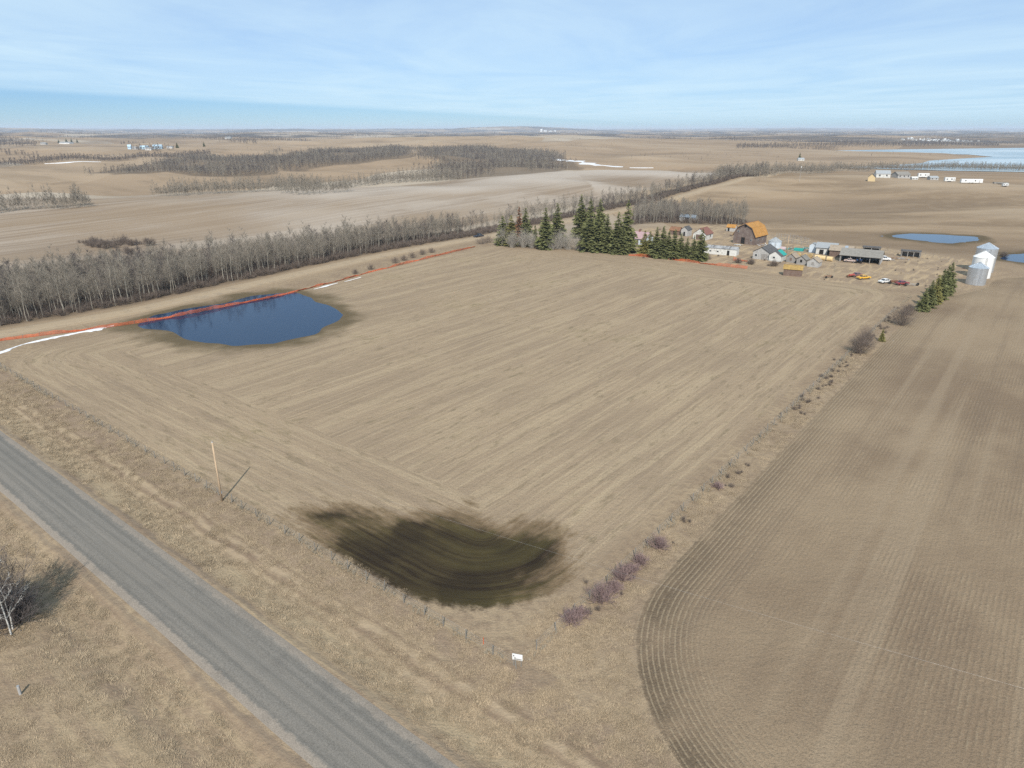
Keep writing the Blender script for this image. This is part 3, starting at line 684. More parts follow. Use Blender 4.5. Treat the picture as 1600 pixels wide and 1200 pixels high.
# --- aspens: the front trees are things, the depth of the belt is one mass
AS = [aspen(100 + i, H=11.5 * f) for i, f in enumerate((1, .92, 1.06, .85, 1.0, .95, 1.1, .8))]
as_meshes = [(t.mesh('aspen_trunk', m_bark, True), c.mesh('aspen_crown', m_twig)) for t, c in AS]
def joined(T, C, name, m1, m2):
    V = np.concatenate(T.V + C.V); nT = sum(len(f) for f in T.F); F = np.concatenate(T.F + [f + T.n for f in C.F]); me = npmesh(name, V, F, m1); me.materials.append(m2)
    me.polygons.foreach_set('material_index', np.r_[np.zeros(nT, np.int32), np.ones(len(F) - nT, np.int32)]); return me
far_as = [joined(*aspen(200 + i, H=10.5 * f, nb=34, twigs=7, sub=1, tr=.02), 'aspen_mass', m_bark, m_twig) for i, f in enumerate((1, .9, 1.08, .82))]
far_as += [joined(*aspen(260 + i, H=9.5 * f, first=.14, nb=34, spread=.46, twigs=7, sub=1, tr=.02, lean=.07), 'aspen_mass', m_dtwig, m_dtwig) for i, f in enumerate((1, .75))]
C_as = protos('aspen_mass', far_as)
wl = [joined(*aspen(300 + i, H=7.5 * f, first=.12, nb=22, spread=.36, twigs=6, sub=1, tr=.032), 'woodland_mass', m_dtwig, m_dtwig) for i, f in enumerate((1, .85, 1.15, .7))]
C_wl = protos('woodland_mass', wl)
wl2 = [joined(*aspen(320 + i, H=8.5 * f, first=.2, nb=22, spread=.30, twigs=6, sub=1, tr=.03), 'pale_woodland_mass', m_bark, m_twig) for i, f in enumerate((1, .85, 1.15, .7))]
C_wp = protos('pale_woodland_mass', wl2)
C_wm = protos('mixed_woodland_mass', wl + wl2)
C_bu = protos('undergrowth_mass', [bush(400 + i, 1.9, 1.5, 34, .018, 3).mesh('undergrowth_mass', m_shrub) for i in range(3)])

belt = np.concatenate([fill(WOODS['belt_a'], 6.0), fill(WOODS['belt_b'], 5.5), fill(WOODS['belt_c'], 8.5)])
gd, _ = seg_d(belt[:, 0], belt[:, 1], GRAVEL); k = gd > 8.5 + 5 * fbm(belt[:, 0] / 13, belt[:, 1] / 13, 83, 2); belt, gd = belt[k], gd[k]
rad = np.hypot(belt[:, 0], belt[:, 1]); score = gd + np.where(in_view(belt), 0, 1e4) + rad * .012 + np.where(rad > 420, 200, 0)
order = np.argsort(score); front, back = belt[order[:235]], belt[order[235:]]
grove = fill(WOODS['grove'], 11.0); go_ = np.argsort(np.hypot(grove[:, 0], grove[:, 1])); gfront, gback = grove[go_[:62]], grove[go_[62:]]
def put_tree(p, k, sc, label, group):
    e = empty('aspen_tree', p, rng.random() * 6.283); e.scale = (sc,) * 3
    tag(e, label, 'tree', group); obj('trunk', as_meshes[k][0], e); obj('crown', as_meshes[k][1], e)
def belt_label(p):
    px = 800 + FOCAL * p[0] / (p[1] * math.cos(PITCH) + CAM_H * math.sin(PITCH))
    for lim, w in ((130, 'at the far left end of the roadside belt'), (290, 'in the belt across the road left of the pond'), (540, 'in the belt across the road behind the pond'), (690, 'in the belt behind the row of brown bushes')):
        if px < lim: return 'bare grey aspen ' + w
    return 'bare grey aspen in the belt near the dark blue pickup'
for p in front: put_tree(p, int(rng.integers(8)), rng.uniform(.6, 1.14), belt_label(p), belt_label(p).replace('bare grey aspen', 'aspens'))
for p in gfront: put_tree(p, int(rng.integers(8)), rng.uniform(.75, 1.0), 'bare grey aspen in the grove behind the farmyard', 'aspens behind the farmyard')
bk = np.concatenate([back, gback])
scatter('aspen_belt', C_as, bk, rng.random(len(bk)) * 6.28, rng.uniform(.6, 1.18, len(bk)), 'dense bare grey aspen belt behind the front trunks', 'woodland')
und = np.concatenate([fill(WOODS['belt_a'], 3.5), fill(WOODS['belt_b'], 3), fill(WOODS['belt_c'], 4), fill(WOODS['grove'], 9)])
scatter('undergrowth', C_bu, und, rng.random(len(und)) * 6.28, rng.uniform(.6, 1.6, len(und)), 'brown leafless undergrowth on the floor of the tree belt', 'undergrowth')

# --- woods farther off
def wood(name, polys, per, coll, label, lo=.7, hi=1.15, edge=0.0, clear=0, thr=-.25, warp=0.0):
    P = np.concatenate([fill(q, per, edge=edge, warp=warp) for q in polys]); P = P[fbm(P[:, 0] / clear, P[:, 1] / clear, 47, 3) > thr] if clear else P; scatter(name, coll, P, rng.random(len(P)) * 6.28, rng.uniform(lo, hi, len(P)), label, 'woodland'); print(name, len(P))
wood('wood_far_left', [WOODS['far_left']], 15, C_wm, 'dark leafless wood beyond the pale hill on the left', .6, 1.3, 30, 60, -.16, 70)
wood('wood_centre', [WOODS['middle']], 15, C_wm, 'long grey leafless wood below the brown hill', .6, 1.3, 30, 60, -.22, 50)
wood('wood_right', [WOODS['right']], 15, C_wm, 'dark purple brown wood ending at the snow strip', .6, 1.3, 30, 60, -.18, 70)
def band(px, depth):
    """footprint of a belt whose near edge runs along these pixels"""
    Q = [np.array(at(*p)[:2]) for p in px]; out = []
    for q in Q: out.append(q + unit(q) * depth)
    return [tuple(q) for q in Q] + [tuple(q) for q in out[::-1]]
wood('thicket_left', [band([(-40, 336), (40, 331), (100, 328), (134, 323)], 22)], 7, C_wp, 'grey leafless thicket at the left edge of the pale field', .6, 1.4, 0, 0, 0, 9)
wood('hill_belt', [band([(246, 308), (320, 304), (430, 299), (560, 292), (640, 285), (720, 280)], 30)], 8, C_wp, 'grey belt of bare trees along the back of the pale hill', .5, 1.3, 0, 0, 0, 14)
wood('hill_clump', [band([(436, 304), (500, 305), (548, 300)], 18)], 7, C_wp, 'rounded clump of bare trees on the near side of the hill belt', .5, 1.15, 0, 0, 0, 7)
wood('hedgerow_left', [band([(-40, 261), (60, 257), (200, 251), (330, 243)], 40)], 16, C_wl, 'thin dark hedgerow across the far left fields', .8, 1.2)
wood('shrub_patch', [band([(118, 398), (150, 396), (200, 399), (245, 396)], 34)], 2.6, C_bu, 'dark reddish shrub patch behind the tree belt', .8, 2.0, 14, 9, -.2)
wood('track_belt', [band([(1118, 281), (1200, 277), (1290, 271), (1360, 268)], 40), band([(1360, 266), (1470, 265), (1600, 268), (1680, 270)], 35)], 8, C_wp, 'grey belt of bare trees between the brown field and the lake', .75, 1.15)
wood('shore_wood', [band([(1150, 233), (1230, 232), (1330, 230.5), (1480, 229.2), (1560, 229)], 160)], 60, C_wl, 'low dark wood on the far shore of the lake', .8, 1.3)
# scattered far hedges and woodlots in strips
N = 150000; th = rng.uniform(-.72, .72, N); rr = 1400 * np.exp(rng.random(N) * 2.3); x, y = rr * np.sin(th), rr * np.cos(th); a_, b_ = ab(x, y)
dens = vnoise(a_ / 420, b_ / 70, 91) + .5 * vnoise(a_ / 150, b_ / 45, 95) + .15 * vnoise(x / 900, y / 900, 97)
hedge = (np.abs(((a_ / 805) % 1) - .5) < .006) | (np.abs(((b_ / 805) % 1) - .5) < .006)
k = ((dens > .36 - .14 * sstep(rr, 1800, 3200)) | (hedge & (vnoise(a_ / 200, b_ / 200, 99) > -.1))) & (poly_sd(x, y, LAKE) < -120) & ~((np.abs(x) < 620) & (rr < 2500)) & ~((x > 150) & (rr < 1650))
x, y = x[k], y[k]; P = np.column_stack([x, y, hgt(x, y)]); print('far', len(P))
scatter('far_hedges', C_wl, P, rng.random(len(P)) * 6.28, rng.uniform(.9, 1.5, len(P)) * (1 + .8 * sstep(np.hypot(x, y), 3500, 8000)), 'scattered dark hedgerows and woodlots near the horizon', 'woodland')
xs = rng.uniform(-500, 900, 700); ys = rng.uniform(1000, 2000, 700); k = (vnoise(xs / 160, ys / 60, 55) > .18) & (poly_sd(xs, ys, LAKE) < -50); xs, ys = xs[k], ys[k]
scatter('hill_scrub', C_wl, np.column_stack([xs, ys, hgt(xs, ys)]), rng.random(len(xs)) * 6.28, rng.uniform(.4, .8, len(xs)), 'sparse dark scrub dotted over the brown hill', 'scrub')

# --- grass
def turf(seed, n=110, H=.26, rad=.75, bw=.013):
    """a matted patch of thin dry blades"""
    R = np.random.default_rng(seed); C = Tubes(); a = R.random(n) * 6.283; r = rad * R.random(n) ** .5; az = R.normal(.8, 1.3, n); h = H * R.uniform(.25, 1.1, n) * (1.1 - r / rad * .7); l = R.uniform(.3, 1.1, n) * H * 1.1
    b = np.column_stack([r * np.cos(a), r * np.sin(a), np.full(n, -.03)]); sd = np.column_stack([-np.sin(az), np.cos(az), np.zeros(n)]) * (bw * R.uniform(.7, 1.8, n))[:, None]
    C.tris(np.stack([b - sd, b + sd, b + np.column_stack([np.cos(az) * l, np.sin(az) * l, h])], 1).reshape(-1, 3)); return C
C_tu = protos('grass_tuft', [turf(500 + i).mesh('grass_tuft', m_straw) for i in range(5)])
C_tw = protos('weed_tuft', [tuft(510 + i, 22, .55, .3, .014).mesh('weed_tuft', m_reed) for i in range(4)])
def tufts(n, a0, a1, b0, b1, thr, sc):
    a, b = rng.uniform(a0, a1, n), rng.uniform(b0, b1, n); x, y = xy(a, b); k = 1.1 * fbm(x / 1.7, y / 1.7, 71, 2) + .4 * fbm(a / 14, b / 1.6, 73, 2) > thr; x, y = x[k], y[k]
    P = np.column_stack([x, y, hgt(x, y)]); v = in_view(P, .15); return P[v], rng.uniform(*sc, v.sum())
TT = [tufts(9000, -20, 175, -10.6, 1.0, -.22, (.5, 1.25)), tufts(10000, -15, 90, -48, -20.2, -.2, (.5, 1.3)), tufts(2600, -4.2, .8, 4, 130, -.2, (.5, 1.1)), tufts(1300, -14, 3, -9, 12, -.2, (.5, 1.2))]
P = np.concatenate([q[0] for q in TT]); sc = np.concatenate([q[1] for q in TT]); k = crop_sd(P[:, 0], P[:, 1]) < -.4; P, sc = P[k], sc[k]
scatter('dry_grass', C_tu, P, rng.random(len(P)) * 6.28, sc, 'straw coloured dry grass on the road verges and fence lines', 'grass'); print('tufts', len(P))
W1 = np.concatenate([tufts(1500, -2, 172, -.45, .5, -.2, (.6, 1.1))[0], tufts(1500, -.6, .4, 0, 196, -.2, (.6, 1.0))[0]])
scatter('fence_weeds', C_tw, W1, rng.random(len(W1)) * 6.28, rng.uniform(.4, .85, len(W1)), 'grey weeds growing under the wire fences', 'weeds')

# --- spruces
SP = [(12.5, 3.2), (11, 2.9), (9.5, 2.8), (13.5, 3.5), (8, 2.6)]
sp_m = [(lambda T, C: (T.mesh('spruce_trunk', m_wood, True), C.mesh('spruce_crown', m_needle)))(*spruce(600 + i, h, w)) for i, (h, w) in enumerate(SP)]
sp_y = [(lambda T, C: (T.mesh('spruce_trunk', m_wood, True), C.mesh('spruce_crown', m_needle2)))(*spruce(620 + i, h, w)) for i, (h, w) in enumerate(SP[1:3])]
sp_d = [(lambda T, C: (T.mesh('spruce_trunk', m_wood, True), C.mesh('spruce_crown', m_dead)))(*spruce(640, 11, 2.0))]
def put_spruce(px, py, hpx, kind, label, group, bank=sp_m):
    p = at(px, py); k = int(rng.integers(len(bank))); e = empty('spruce_tree', p, rng.random() * 6.283)
    d = p.y * math.cos(PITCH) + CAM_H * math.sin(PITCH); h = hpx * d / FOCAL / .97
    ref = {id(sp_m): SP, id(sp_y): SP[1:3], id(sp_d): [(11, 2.0)]}[id(bank)][k][0]; s = h / ref
    e.scale = (s * rng.uniform(.92, 1.12),) * 2 + (s,); tag(e, label, 'tree', group); obj('trunk', bank[k][0], e); obj('crown', bank[k][1], e)
G1, G2, G3 = 'spruces of the windbreak left of the house', 'spruces of the row in front of the yard', 'spruces beside the grain bins'
put_spruce(811, 384, 58, 0, 'rusty brown dead spruce at the left end of the windbreak', G1, sp_d)
put_spruce(799, 384, 46, 0, 'yellow green spruce behind the rusty dead one', G1, sp_y)
for px, py, h, lb in [(821, 384, 56, 'green spruce just right of the rusty dead spruce'), (786, 383, 44, 'short dark spruce half hidden at the left end of the windbreak'),
    (836, 385, 32, 'slim green spruce between grey shrubs in the windbreak'), (852, 389, 62, 'green spruce left of the broad pale-tipped pair'), (870, 386, 66, 'broad spruce standing behind the grey shrubs'),
    (907, 372, 64, 'tall spruce highest at the top left of the big clump'), (921, 372, 58, 'spruce beside the tallest one in the big clump'), (936, 370, 56, 'spruce at the back right of the big clump'),
    (921, 392, 58, 'front left spruce of the big clump at the field edge'), (934, 393, 62, 'front middle spruce of the big clump at the field edge'), (947, 394, 58, 'front right spruce of the big clump at the field edge'),
    (964, 396, 62, 'spruce in front of the tall one beside the pink roof'), (978, 395, 78, 'tallest broad spruce just left of the pink roofed house'), (972, 397, 46, 'low dark spruce at the foot of the tall one beside the house')]:
    put_spruce(px, py, h, 0, lb, G1)
put_spruce(1006, 399, 38, 0, 'yellow green spruce at the left end of the yard row', G2, sp_y); put_spruce(1014, 400, 38, 0, 'second yellow green spruce of the yard row', G2, sp_y)
for px, py, h, lb in [(1024, 402, 46, 'dark spruce third in the yard row'), (1034, 403, 48, 'tall dark spruce fourth in the yard row'), (1043, 404, 42, 'spruce fifth in the yard row'), (1052, 405, 46, 'spruce sixth in the yard row'),
    (1062, 405, 40, 'thin spruce seventh in the yard row'), (1072, 406, 34, 'short pale spruce eighth in the yard row'), (1082, 407, 38, 'spruce next to last in the yard row'), (1094, 407, 48, 'tall pointed spruce at the right end of the yard row')]:
    put_spruce(px, py, h, 0, lb, G2)
for px, py, h, lb in [(1441, 486, 36, 'nearest bushy spruce of the row beside the bins'), (1450, 480, 42, 'second spruce from the near end beside the bins'), (1459, 473, 44, 'third spruce of the row beside the bins'), (1467, 467, 46, 'fourth spruce of the row beside the bins'),
    (1474, 461, 46, 'fifth spruce of the row beside the bins'), (1480, 456, 46, 'farthest pointed spruce of the row beside the bins')]:
    put_spruce(px, py, h, 0, lb, G3, sp_m if px != 1459 else sp_y)
put_spruce(1377, 533, 20, 0, 'small yellow green evergreen beside a bare bush on the right fence', 'evergreen on the fence line', sp_y)

# --- shrubs and single trees
def put_bush(px, py, h, w, mat, label, group=None, n=46, name='shrub'):
    p = at(px, py); return tag(obj(name, bush(int(px * 7 + py), h, w, n, .013).mesh(name, mat), loc=p), label, 'shrub', group)
for px, py, h, w, lb in [(893, 972, 1.7, 1.5, 'purple leafless shrub nearest the fence corner'), (942, 938, 2.2, 2.0, 'largest round purple shrub on the right fence line'), (972, 905, 1.9, 1.7, 'purple shrub just beyond the largest one'),
    (1001, 880, 1.3, 1.3, 'small reddish shrub in the gap of the purple row'), (1030, 856, 1.8, 1.6, 'reddish purple shrub farthest from the fence corner'), (907, 962, 1.1, 1.2, 'low purple shrub second from the fence corner'), (958, 922, 1.3, 1.3, 'low purple shrub touching the largest one'), (987, 893, 1.2, 1.2, 'low purple shrub before the small reddish one'), (1121, 762, 1.0, 1.0, 'low brown shrub by a fence post half way up')]:
    put_bush(px, py, h, w, m_red, lb, 'shrubs along the right fence', 90)
for i, (px, py, h, w) in enumerate([(555, 428, 1.9, 1.6), (580, 421, 2.2, 1.8), (618, 411, 2.6, 2.2), (632, 407, 2.4, 2.0), (645, 403, 2.6, 2.2), (660, 398, 2.8, 2.2), (674, 395, 2.4, 2.0), (752, 381, 3.6, 3.2), (763, 379, 3.8, 3.4)]):
    put_bush(px, py, h, w, m_shrub, ['leftmost small brown bush along the orange fence', 'second brown bush along the orange fence', 'brown bush where the orange fence dips', 'brown bush right of the dip in the orange fence', 'middle bush of the long row by the gravel road', 'tall brown bush of the long row by the gravel road', 'last bush of the long row by the gravel road', 'big grey bush in front of the parked dark car', 'big grey bush at the left end of the windbreak'][i], 'bushes along the orange fence', 60)
for i, (px, py, h, w) in enumerate([(785, 384, 6.5, 3.0), (800, 387, 6.0, 3.4), (818, 387, 7.0, 3.6), (831, 388, 5.5, 3.0), (874, 389, 6.5, 4.0), (888, 390, 6.8, 4.0), (903, 391, 5.0, 3.0), (862, 390, 4.5, 3.4)]):
    put_bush(px, py, h * 1.3, w, m_gshrub, ['pale grey shrub at the far left of the windbreak', 'wide silvery shrub left in the windbreak', 'tallest silvery shrub under the rusty spruce', 'silvery shrub left of the slim spruce', 'wide mauve grey shrub in the middle of the windbreak', 'tall silvery shrub left of the big spruce clump', 'low tan shrub against the big spruce clump', 'low grey shrub at the field edge of the windbreak'][i], 'silvery shrubs in the windbreak', 110)
for px, py, h, w, lb in [(1209, 416, 2.6, 2.4, 'dark grey bush in front of the green roofed shed'), (1153, 411, 2.2, 1.8, 'brown bush in front of the grey white shed'), (1173, 413, 2.4, 2.0, 'brown bush left of the green roofed shed'), (1103, 405, 2.6, 2.6, 'grey brush heap at the end of the spruce row'), (1352, 540, 4.8, 2.6, 'bare dark bush beside the small evergreen on the right fence'), (1343, 552, 5.0, 2.8, 'bare leaning tree-bush casting a shadow on the hay field'), (1408, 508, 5.2, 3.2, 'bare grey bush between the small evergreen and the spruce row'), (1418, 492, 3.5, 2.6, 'low brown bush at the near end of the spruce row'), (1568, 401, 2.2, 2.0, 'low bush beside the pond at the right edge')]:
    put_bush(px, py, h, w, m_shrub, lb, None, 130)
bi = [(lambda T, C: (T.mesh('birch_trunk', m_birch, True), C.mesh('birch_crown', m_birch if q == 0 else m_dtwig)))(*aspen(700 + q, H=9.6, first=.16, nb=26 + 54 * (q > 0), spread=.34 + .22 * (q > 0), twigs=7, sub=3, tr=.016)) for q in range(3)]
for (x, y), q, s, lb in [((-50.7, 55.8), 0, 1.0, 'thin white barked bare tree at the left edge'), ((-51.1, 56.6), 1, .95, 'dark bare tree standing behind the white barked tree'), ((-53.2, 55.6), 2, 1.05, 'dark bare tree leaning out of the left edge')]:
    e = empty('bare_tree', (x, y, float(hgt(x, y))), q * 2.1); e.scale = (s,) * 3; tag(e, lb, 'tree'); obj('trunk', bi[q][0], e); obj('crown', bi[q][1], e)
p = at(1302, 433); e = empty('bare_tree', p, 1.0); e.scale = (.48,) * 3; tag(e, 'small crooked bare tree in front of the hay bales', 'tree'); obj('trunk', as_meshes[2][0], e); obj('crown', as_meshes[2][1], e)

yp = fill(YARD, 60); yp = yp[fbm(yp[:, 0] / 16, yp[:, 1] / 16, 87, 2) > .08]
scatter('yard_weeds', C_bu, yp, rng.random(len(yp)) * 6.28, rng.uniform(.2, .55, len(yp)), 'dry brown weeds scattered through the farmyard', 'weeds')

for x, y, h, w, lb in ((-51.6, 57.4, 4.6, 3.2, 'dark tangled shrub at the foot of the white barked tree'), (-54.6, 58.6, 5.0, 3.6, 'dark tangled shrub cut by the left edge')):
    tag(obj('shrub', bush(int(-x * 10), h, w, 170, .018, 5).mesh('shrub', m_dtwig), loc=(x, y, float(hgt(x, y)))), lb, 'shrub')

ba = np.column_stack([rng.normal(-1.2, .9, 130), rng.uniform(4, 178, 130)]); bx, by = xy(ba[:, 0], ba[:, 1]); k = (crop_sd(bx, by) < -.8) & (fbm(bx / 9, by / 9, 57, 2) > -.15); bx, by = bx[k], by[k]
scatter('fence_brush', C_bu, np.column_stack([bx, by, hgt(bx, by)]), rng.random(len(bx)) * 6.28, rng.uniform(.18, .5, len(bx)), 'low brown brush along the right fence strip', 'brush')
# ------------------------------------------------------------------ man-made things
class MB:
    """collects boxes, prisms and tubes for one part"""
    def __init__(s): s.V, s.F = [], []
    def poly(s, V, F): n = len(s.V); s.V += [tuple(v) for v in V]; s.F += [tuple(i + n for i in f) for f in F]; return s
    def box(s, x0, x1, y0, y1, z0, z1):
        return s.poly([(x0, y0, z0), (x1, y0, z0), (x1, y1, z0), (x0, y1, z0), (x0, y0, z1), (x1, y0, z1), (x1, y1, z1), (x0, y1, z1)], [(3, 2, 1, 0), (4, 5, 6, 7), (0, 1, 5, 4), (1, 2, 6, 5), (2, 3, 7, 6), (3, 0, 4, 7)])
    def prism(s, P, x0, x1):
        """polygon P in (y, z), extruded along x"""
        n = len(P); V = [(x0, y, z) for y, z in P] + [(x1, y, z) for y, z in P]
        return s.poly(V, [tuple(range(n))[::-1], tuple(range(n, 2 * n))] + [(i, (i + 1) % n, n + (i + 1) % n, n + i) for i in range(n)])
    def ring(s, rows, k=20, cap=True):
        """surface of revolution; rows of (radius, z)"""
        V = [(r * math.cos(6.28319 * j / k), r * math.sin(6.28319 * j / k), z) for r, z in rows for j in range(k)]
        F = [(i * k + j, i * k + (j + 1) % k, (i + 1) * k + (j + 1) % k, (i + 1) * k + j) for i in range(len(rows) - 1) for j in range(k)]
        if cap: F += [tuple(range(k))[::-1], tuple(range((len(rows) - 1) * k, len(rows) * k))]
        return s.poly(V, F)
    def tube(s, p, q, r, r2=None, k=6):
        p, q = np.array(p, float), np.array(q, float); d = unit(q - p); u = np.cross(d, [0, 0, 1.] if abs(d[2]) < .9 else [1., 0, 0]); u = unit(u); v = np.cross(d, u); r2 = r if r2 is None else r2
        V = [p + (u * math.cos(6.28319 * j / k) + v * math.sin(6.28319 * j / k)) * r for j in range(k)] + [q + (u * math.cos(6.28319 * j / k) + v * math.sin(6.28319 * j / k)) * r2 for j in range(k)]
        return s.poly(V, [tuple(range(k)), tuple(range(k, 2 * k))[::-1]] + [(j, k + j, k + (j + 1) % k, (j + 1) % k) for j in range(k)])
    def mesh(s, name, mat, smooth=False): return mesh(name, s.V, s.F, mat, smooth)
    def obj(s, name, mat, parent=None, smooth=False, loc=None, rz=0): return obj(name, s.mesh(name, mat, smooth), parent, loc, rz)

YU, YW = math.radians(-38), math.radians(51)              # the farm's two axes
m_white = plain('white_paint', (.60, .60, .57), .6, var=.10, dirt=((.36, .34, .30), .6, .9))
m_bluew = plain('pale_blue_paint', (.55, .62, .68), .6, var=.10, dirt=((.4, .4, .38), .4, 1.0))
m_grey = plain('weathered_boards', (.30, .285, .265), .9, stripe=((.6, 8, .6), (.19, .175, .16), .7))
m_lgrey = plain('silvered_boards', (.44, .43, .41), .9, stripe=((6, 6, .5), (.27, .26, .25), .7))
m_brown = plain('old_brown_boards', (.155, .105, .082), .9, stripe=((1, 1, 7), (.21, .165, .14), .6))
m_barn = plain('barn_boards', (.175, .135, .118), .9, stripe=((.5, .5, 6), (.115, .085, .075), .7), dirt=((.24, .2, .175), .5, .7))
m_orange = plain('rusted_roof', (.37, .185, .05), .85, var=.28, scale=.8, dirt=((.45, .255, .085), .6, 1.5))
m_moss = plain('lichen_shingles', (.31, .205, .07), .9, var=.3, scale=1.2, dirt=((.25, .17, .08), .5, 1.5))
m_rust = plain('rust', (.23, .12, .07), .8, var=.35, scale=1.5)
m_shing = plain('grey_shingles', (.23, .215, .19), .95, var=.25, scale=1.5, stripe=((.3, 5, 5), (.16, .15, .135), .5))
m_dark = plain('tarred_roof', (.085, .082, .082), .8, var=.3, stripe=((4, .4, .4), (.16, .155, .15), .5))
m_mauve = plain('mauve_shingles', (.36, .245, .25), .9, var=.15)
m_rbrown = plain('red_brown_shingles', (.20, .095, .075), .9, var=.2)
m_tan = plain('tan_shingles', (.33, .27, .205), .95, var=.25, scale=1.5)
m_patch = plain('patched_roofing', (.30, .30, .30), .85, var=.3, scale=.6, stripe=((.9, .2, .2), (.12, .115, .11), .8))
m_teal = plain('teal_sheet', (.02, .29, .25), .5, var=.15)
m_galv = plain('galvanised_steel', (.62, .65, .68), .38, metal=.75, var=.10, stripe=((.4, .4, 3), (.5, .53, .56), .5))
m_metal = plain('dull_sheet_metal', (.42, .43, .43), .5, metal=.4, var=.15)
m_wbin = plain('white_bin_paint', (.70, .70, .68), .45, var=.05)
m_black = plain('dark_interior', (.018, .017, .016), .9)
m_glass = plain('window_glass', (.03, .04, .05), .08, spec=.6, var=.05)
m_tyre = plain('rubber', (.025, .024, .023), .9)
m_chrome = plain('trim_metal', (.5, .5, .5), .35, metal=.8)
m_post = plain('fence_post_wood', (.22, .205, .18), .95, stripe=((8, 8, 1), (.16, .14, .12), .6))
m_pole = plain('pole_wood', (.46, .34, .225), .9, stripe=((9, 9, .5), (.33, .24, .16), .6))
m_wire = plain('fence_wire', (.42, .41, .39), .5, metal=.5)
m_net = plain('orange_plastic', (.62, .15, .06), .6, var=.3, scale=.3, dirt=((.55, .17, .08), .4, .6))
m_snow = plain('old_snow', (.74, .75, .77), .7, var=.16, dirt=((.45, .40, .33), .5, .7))
m_bale = plain('hay', (.40, .285, .14), .95, var=.3, scale=3)
m_wrap = plain('pale_straw_bale', (.62, .46, .24), .8, var=.15, scale=2)
m_blue = plain('blue_machine_paint', (.03, .10, .28), .5)
def paint(name, c): return plain(name, c, .35, spec=.5, var=.10, dirt=((.30, .24, .18), .25, 1.5))

def openings(e, L, W, doors, windows, frame=None):
    """doors and windows: (side, offset along the side, sill z, width, height, material)"""
    def slab(side, o, z, w, h, t0, t1):
        b = MB()
        if side == 'f': return b.box(o - w / 2, o + w / 2, -W / 2 - t1, -W / 2 - t0, z, z + h)
        if side == 'k': return b.box(o - w / 2, o + w / 2, W / 2 + t0, W / 2 + t1, z, z + h)
        if side == 'l': return b.box(-L / 2 - t1, -L / 2 - t0, o - w / 2, o + w / 2, z, z + h)
        return b.box(L / 2 + t0, L / 2 + t1, o - w / 2, o + w / 2, z, z + h)
    for side, o, z, w, h, mt in doors: slab(side, o, z + .02, w, h, .003, .05).obj('door', mt, e)
    for side, o, z, w, h in windows:
        f = slab(side, o, z, w + .24, h + .24, .003, .05).obj('window', frame or m_white, e); slab(side, o, z + .12, w, h, .05, .07).obj('pane', m_glass, f)
def gable(name, label, cat, px, py, yaw, L, W, hw, hr, wall, roof, over=.3, doors=(), windows=(), group=None, th=.10, roof2=None, frame=None, sink=.15):
    """walls with gables at both ends of local x, a two-slope roof, openings"""
    e = empty(name, at(px, py), yaw); tag(e, label, cat, group); h = W / 2
    MB().prism([(-h, -sink), (h, -sink), (h, hw), (0, hw + hr), (-h, hw)], -L / 2, L / 2).obj('wall', wall, e)
    o = over; dz = hr / h * o
    for s in (-1, 1):
        P = [(s * (h + o), hw - dz + .01), (s * (h + o), hw - dz + th), (0, hw + hr + th), (0, hw + hr + .01)]
        if s > 0: P = P[::-1]
        if roof2 and s < 0:
            MB().prism(P, -L / 2 - o, -L / 2 + L * .33).obj('roof', roof, e); MB().prism(P, -L / 2 + L * .33, L / 2 + o).obj('roof', roof2, e)
        else: MB().prism(P, -L / 2 - o, L / 2 + o).obj('roof', roof, e)
    MB().box(-L / 2 - o, L / 2 + o, -.12, .12, hw + hr + th - .06, hw + hr + th + .04).obj('ridge_cap', roof, e)
    openings(e, L, W, doors, windows, frame); return e
def open_shed(name, label, px, py, yaw, L, W, hf, hb, hr, wall, roof, n, over=.4):
    """posts along an open front, three walls, roof"""
    e = empty(name, at(px, py), yaw); tag(e, label, 'shed'); h = W / 2
    MB().box(-L / 2, L / 2, h - .1, h, -.1, hb).obj('wall', wall, e)
    for s in (-1, 1): MB().prism([(-h, -.1), (h, -.1), (h, hb), (0, max(hf, hb) + hr), (-h, hf)], s * L / 2 - .06, s * L / 2 + .06).obj('wall', wall, e)
    for i in range(n): MB().box(-L / 2 + .3 + (L - .6) * i / (n - 1) - .1, -L / 2 + .3 + (L - .6) * i / (n - 1) + .1, -h + .02, -h + .22, -.1, hf).obj('post', m_grey, e)
    MB().box(-L / 2, L / 2, -h, -h + .24, hf - .3, hf - .01).obj('beam', m_grey, e)
    top = max(hf, hb) + hr
    MB().prism([(-h - over, hf - (top - hf) / h * over + .03), (0, top + .03), (0, top + .15), (-h - over, hf - (top - hf) / h * over + .15)], -L / 2 - over, L / 2 + over).obj('roof', roof, e)
    MB().prism([(0, top + .03), (h + over, hb - (top - hb) / h * over + .03), (h + over, hb - (top - hb) / h * over + .15), (0, top + .15)], -L / 2 - over, L / 2 + over).obj('roof', roof, e)
    return e

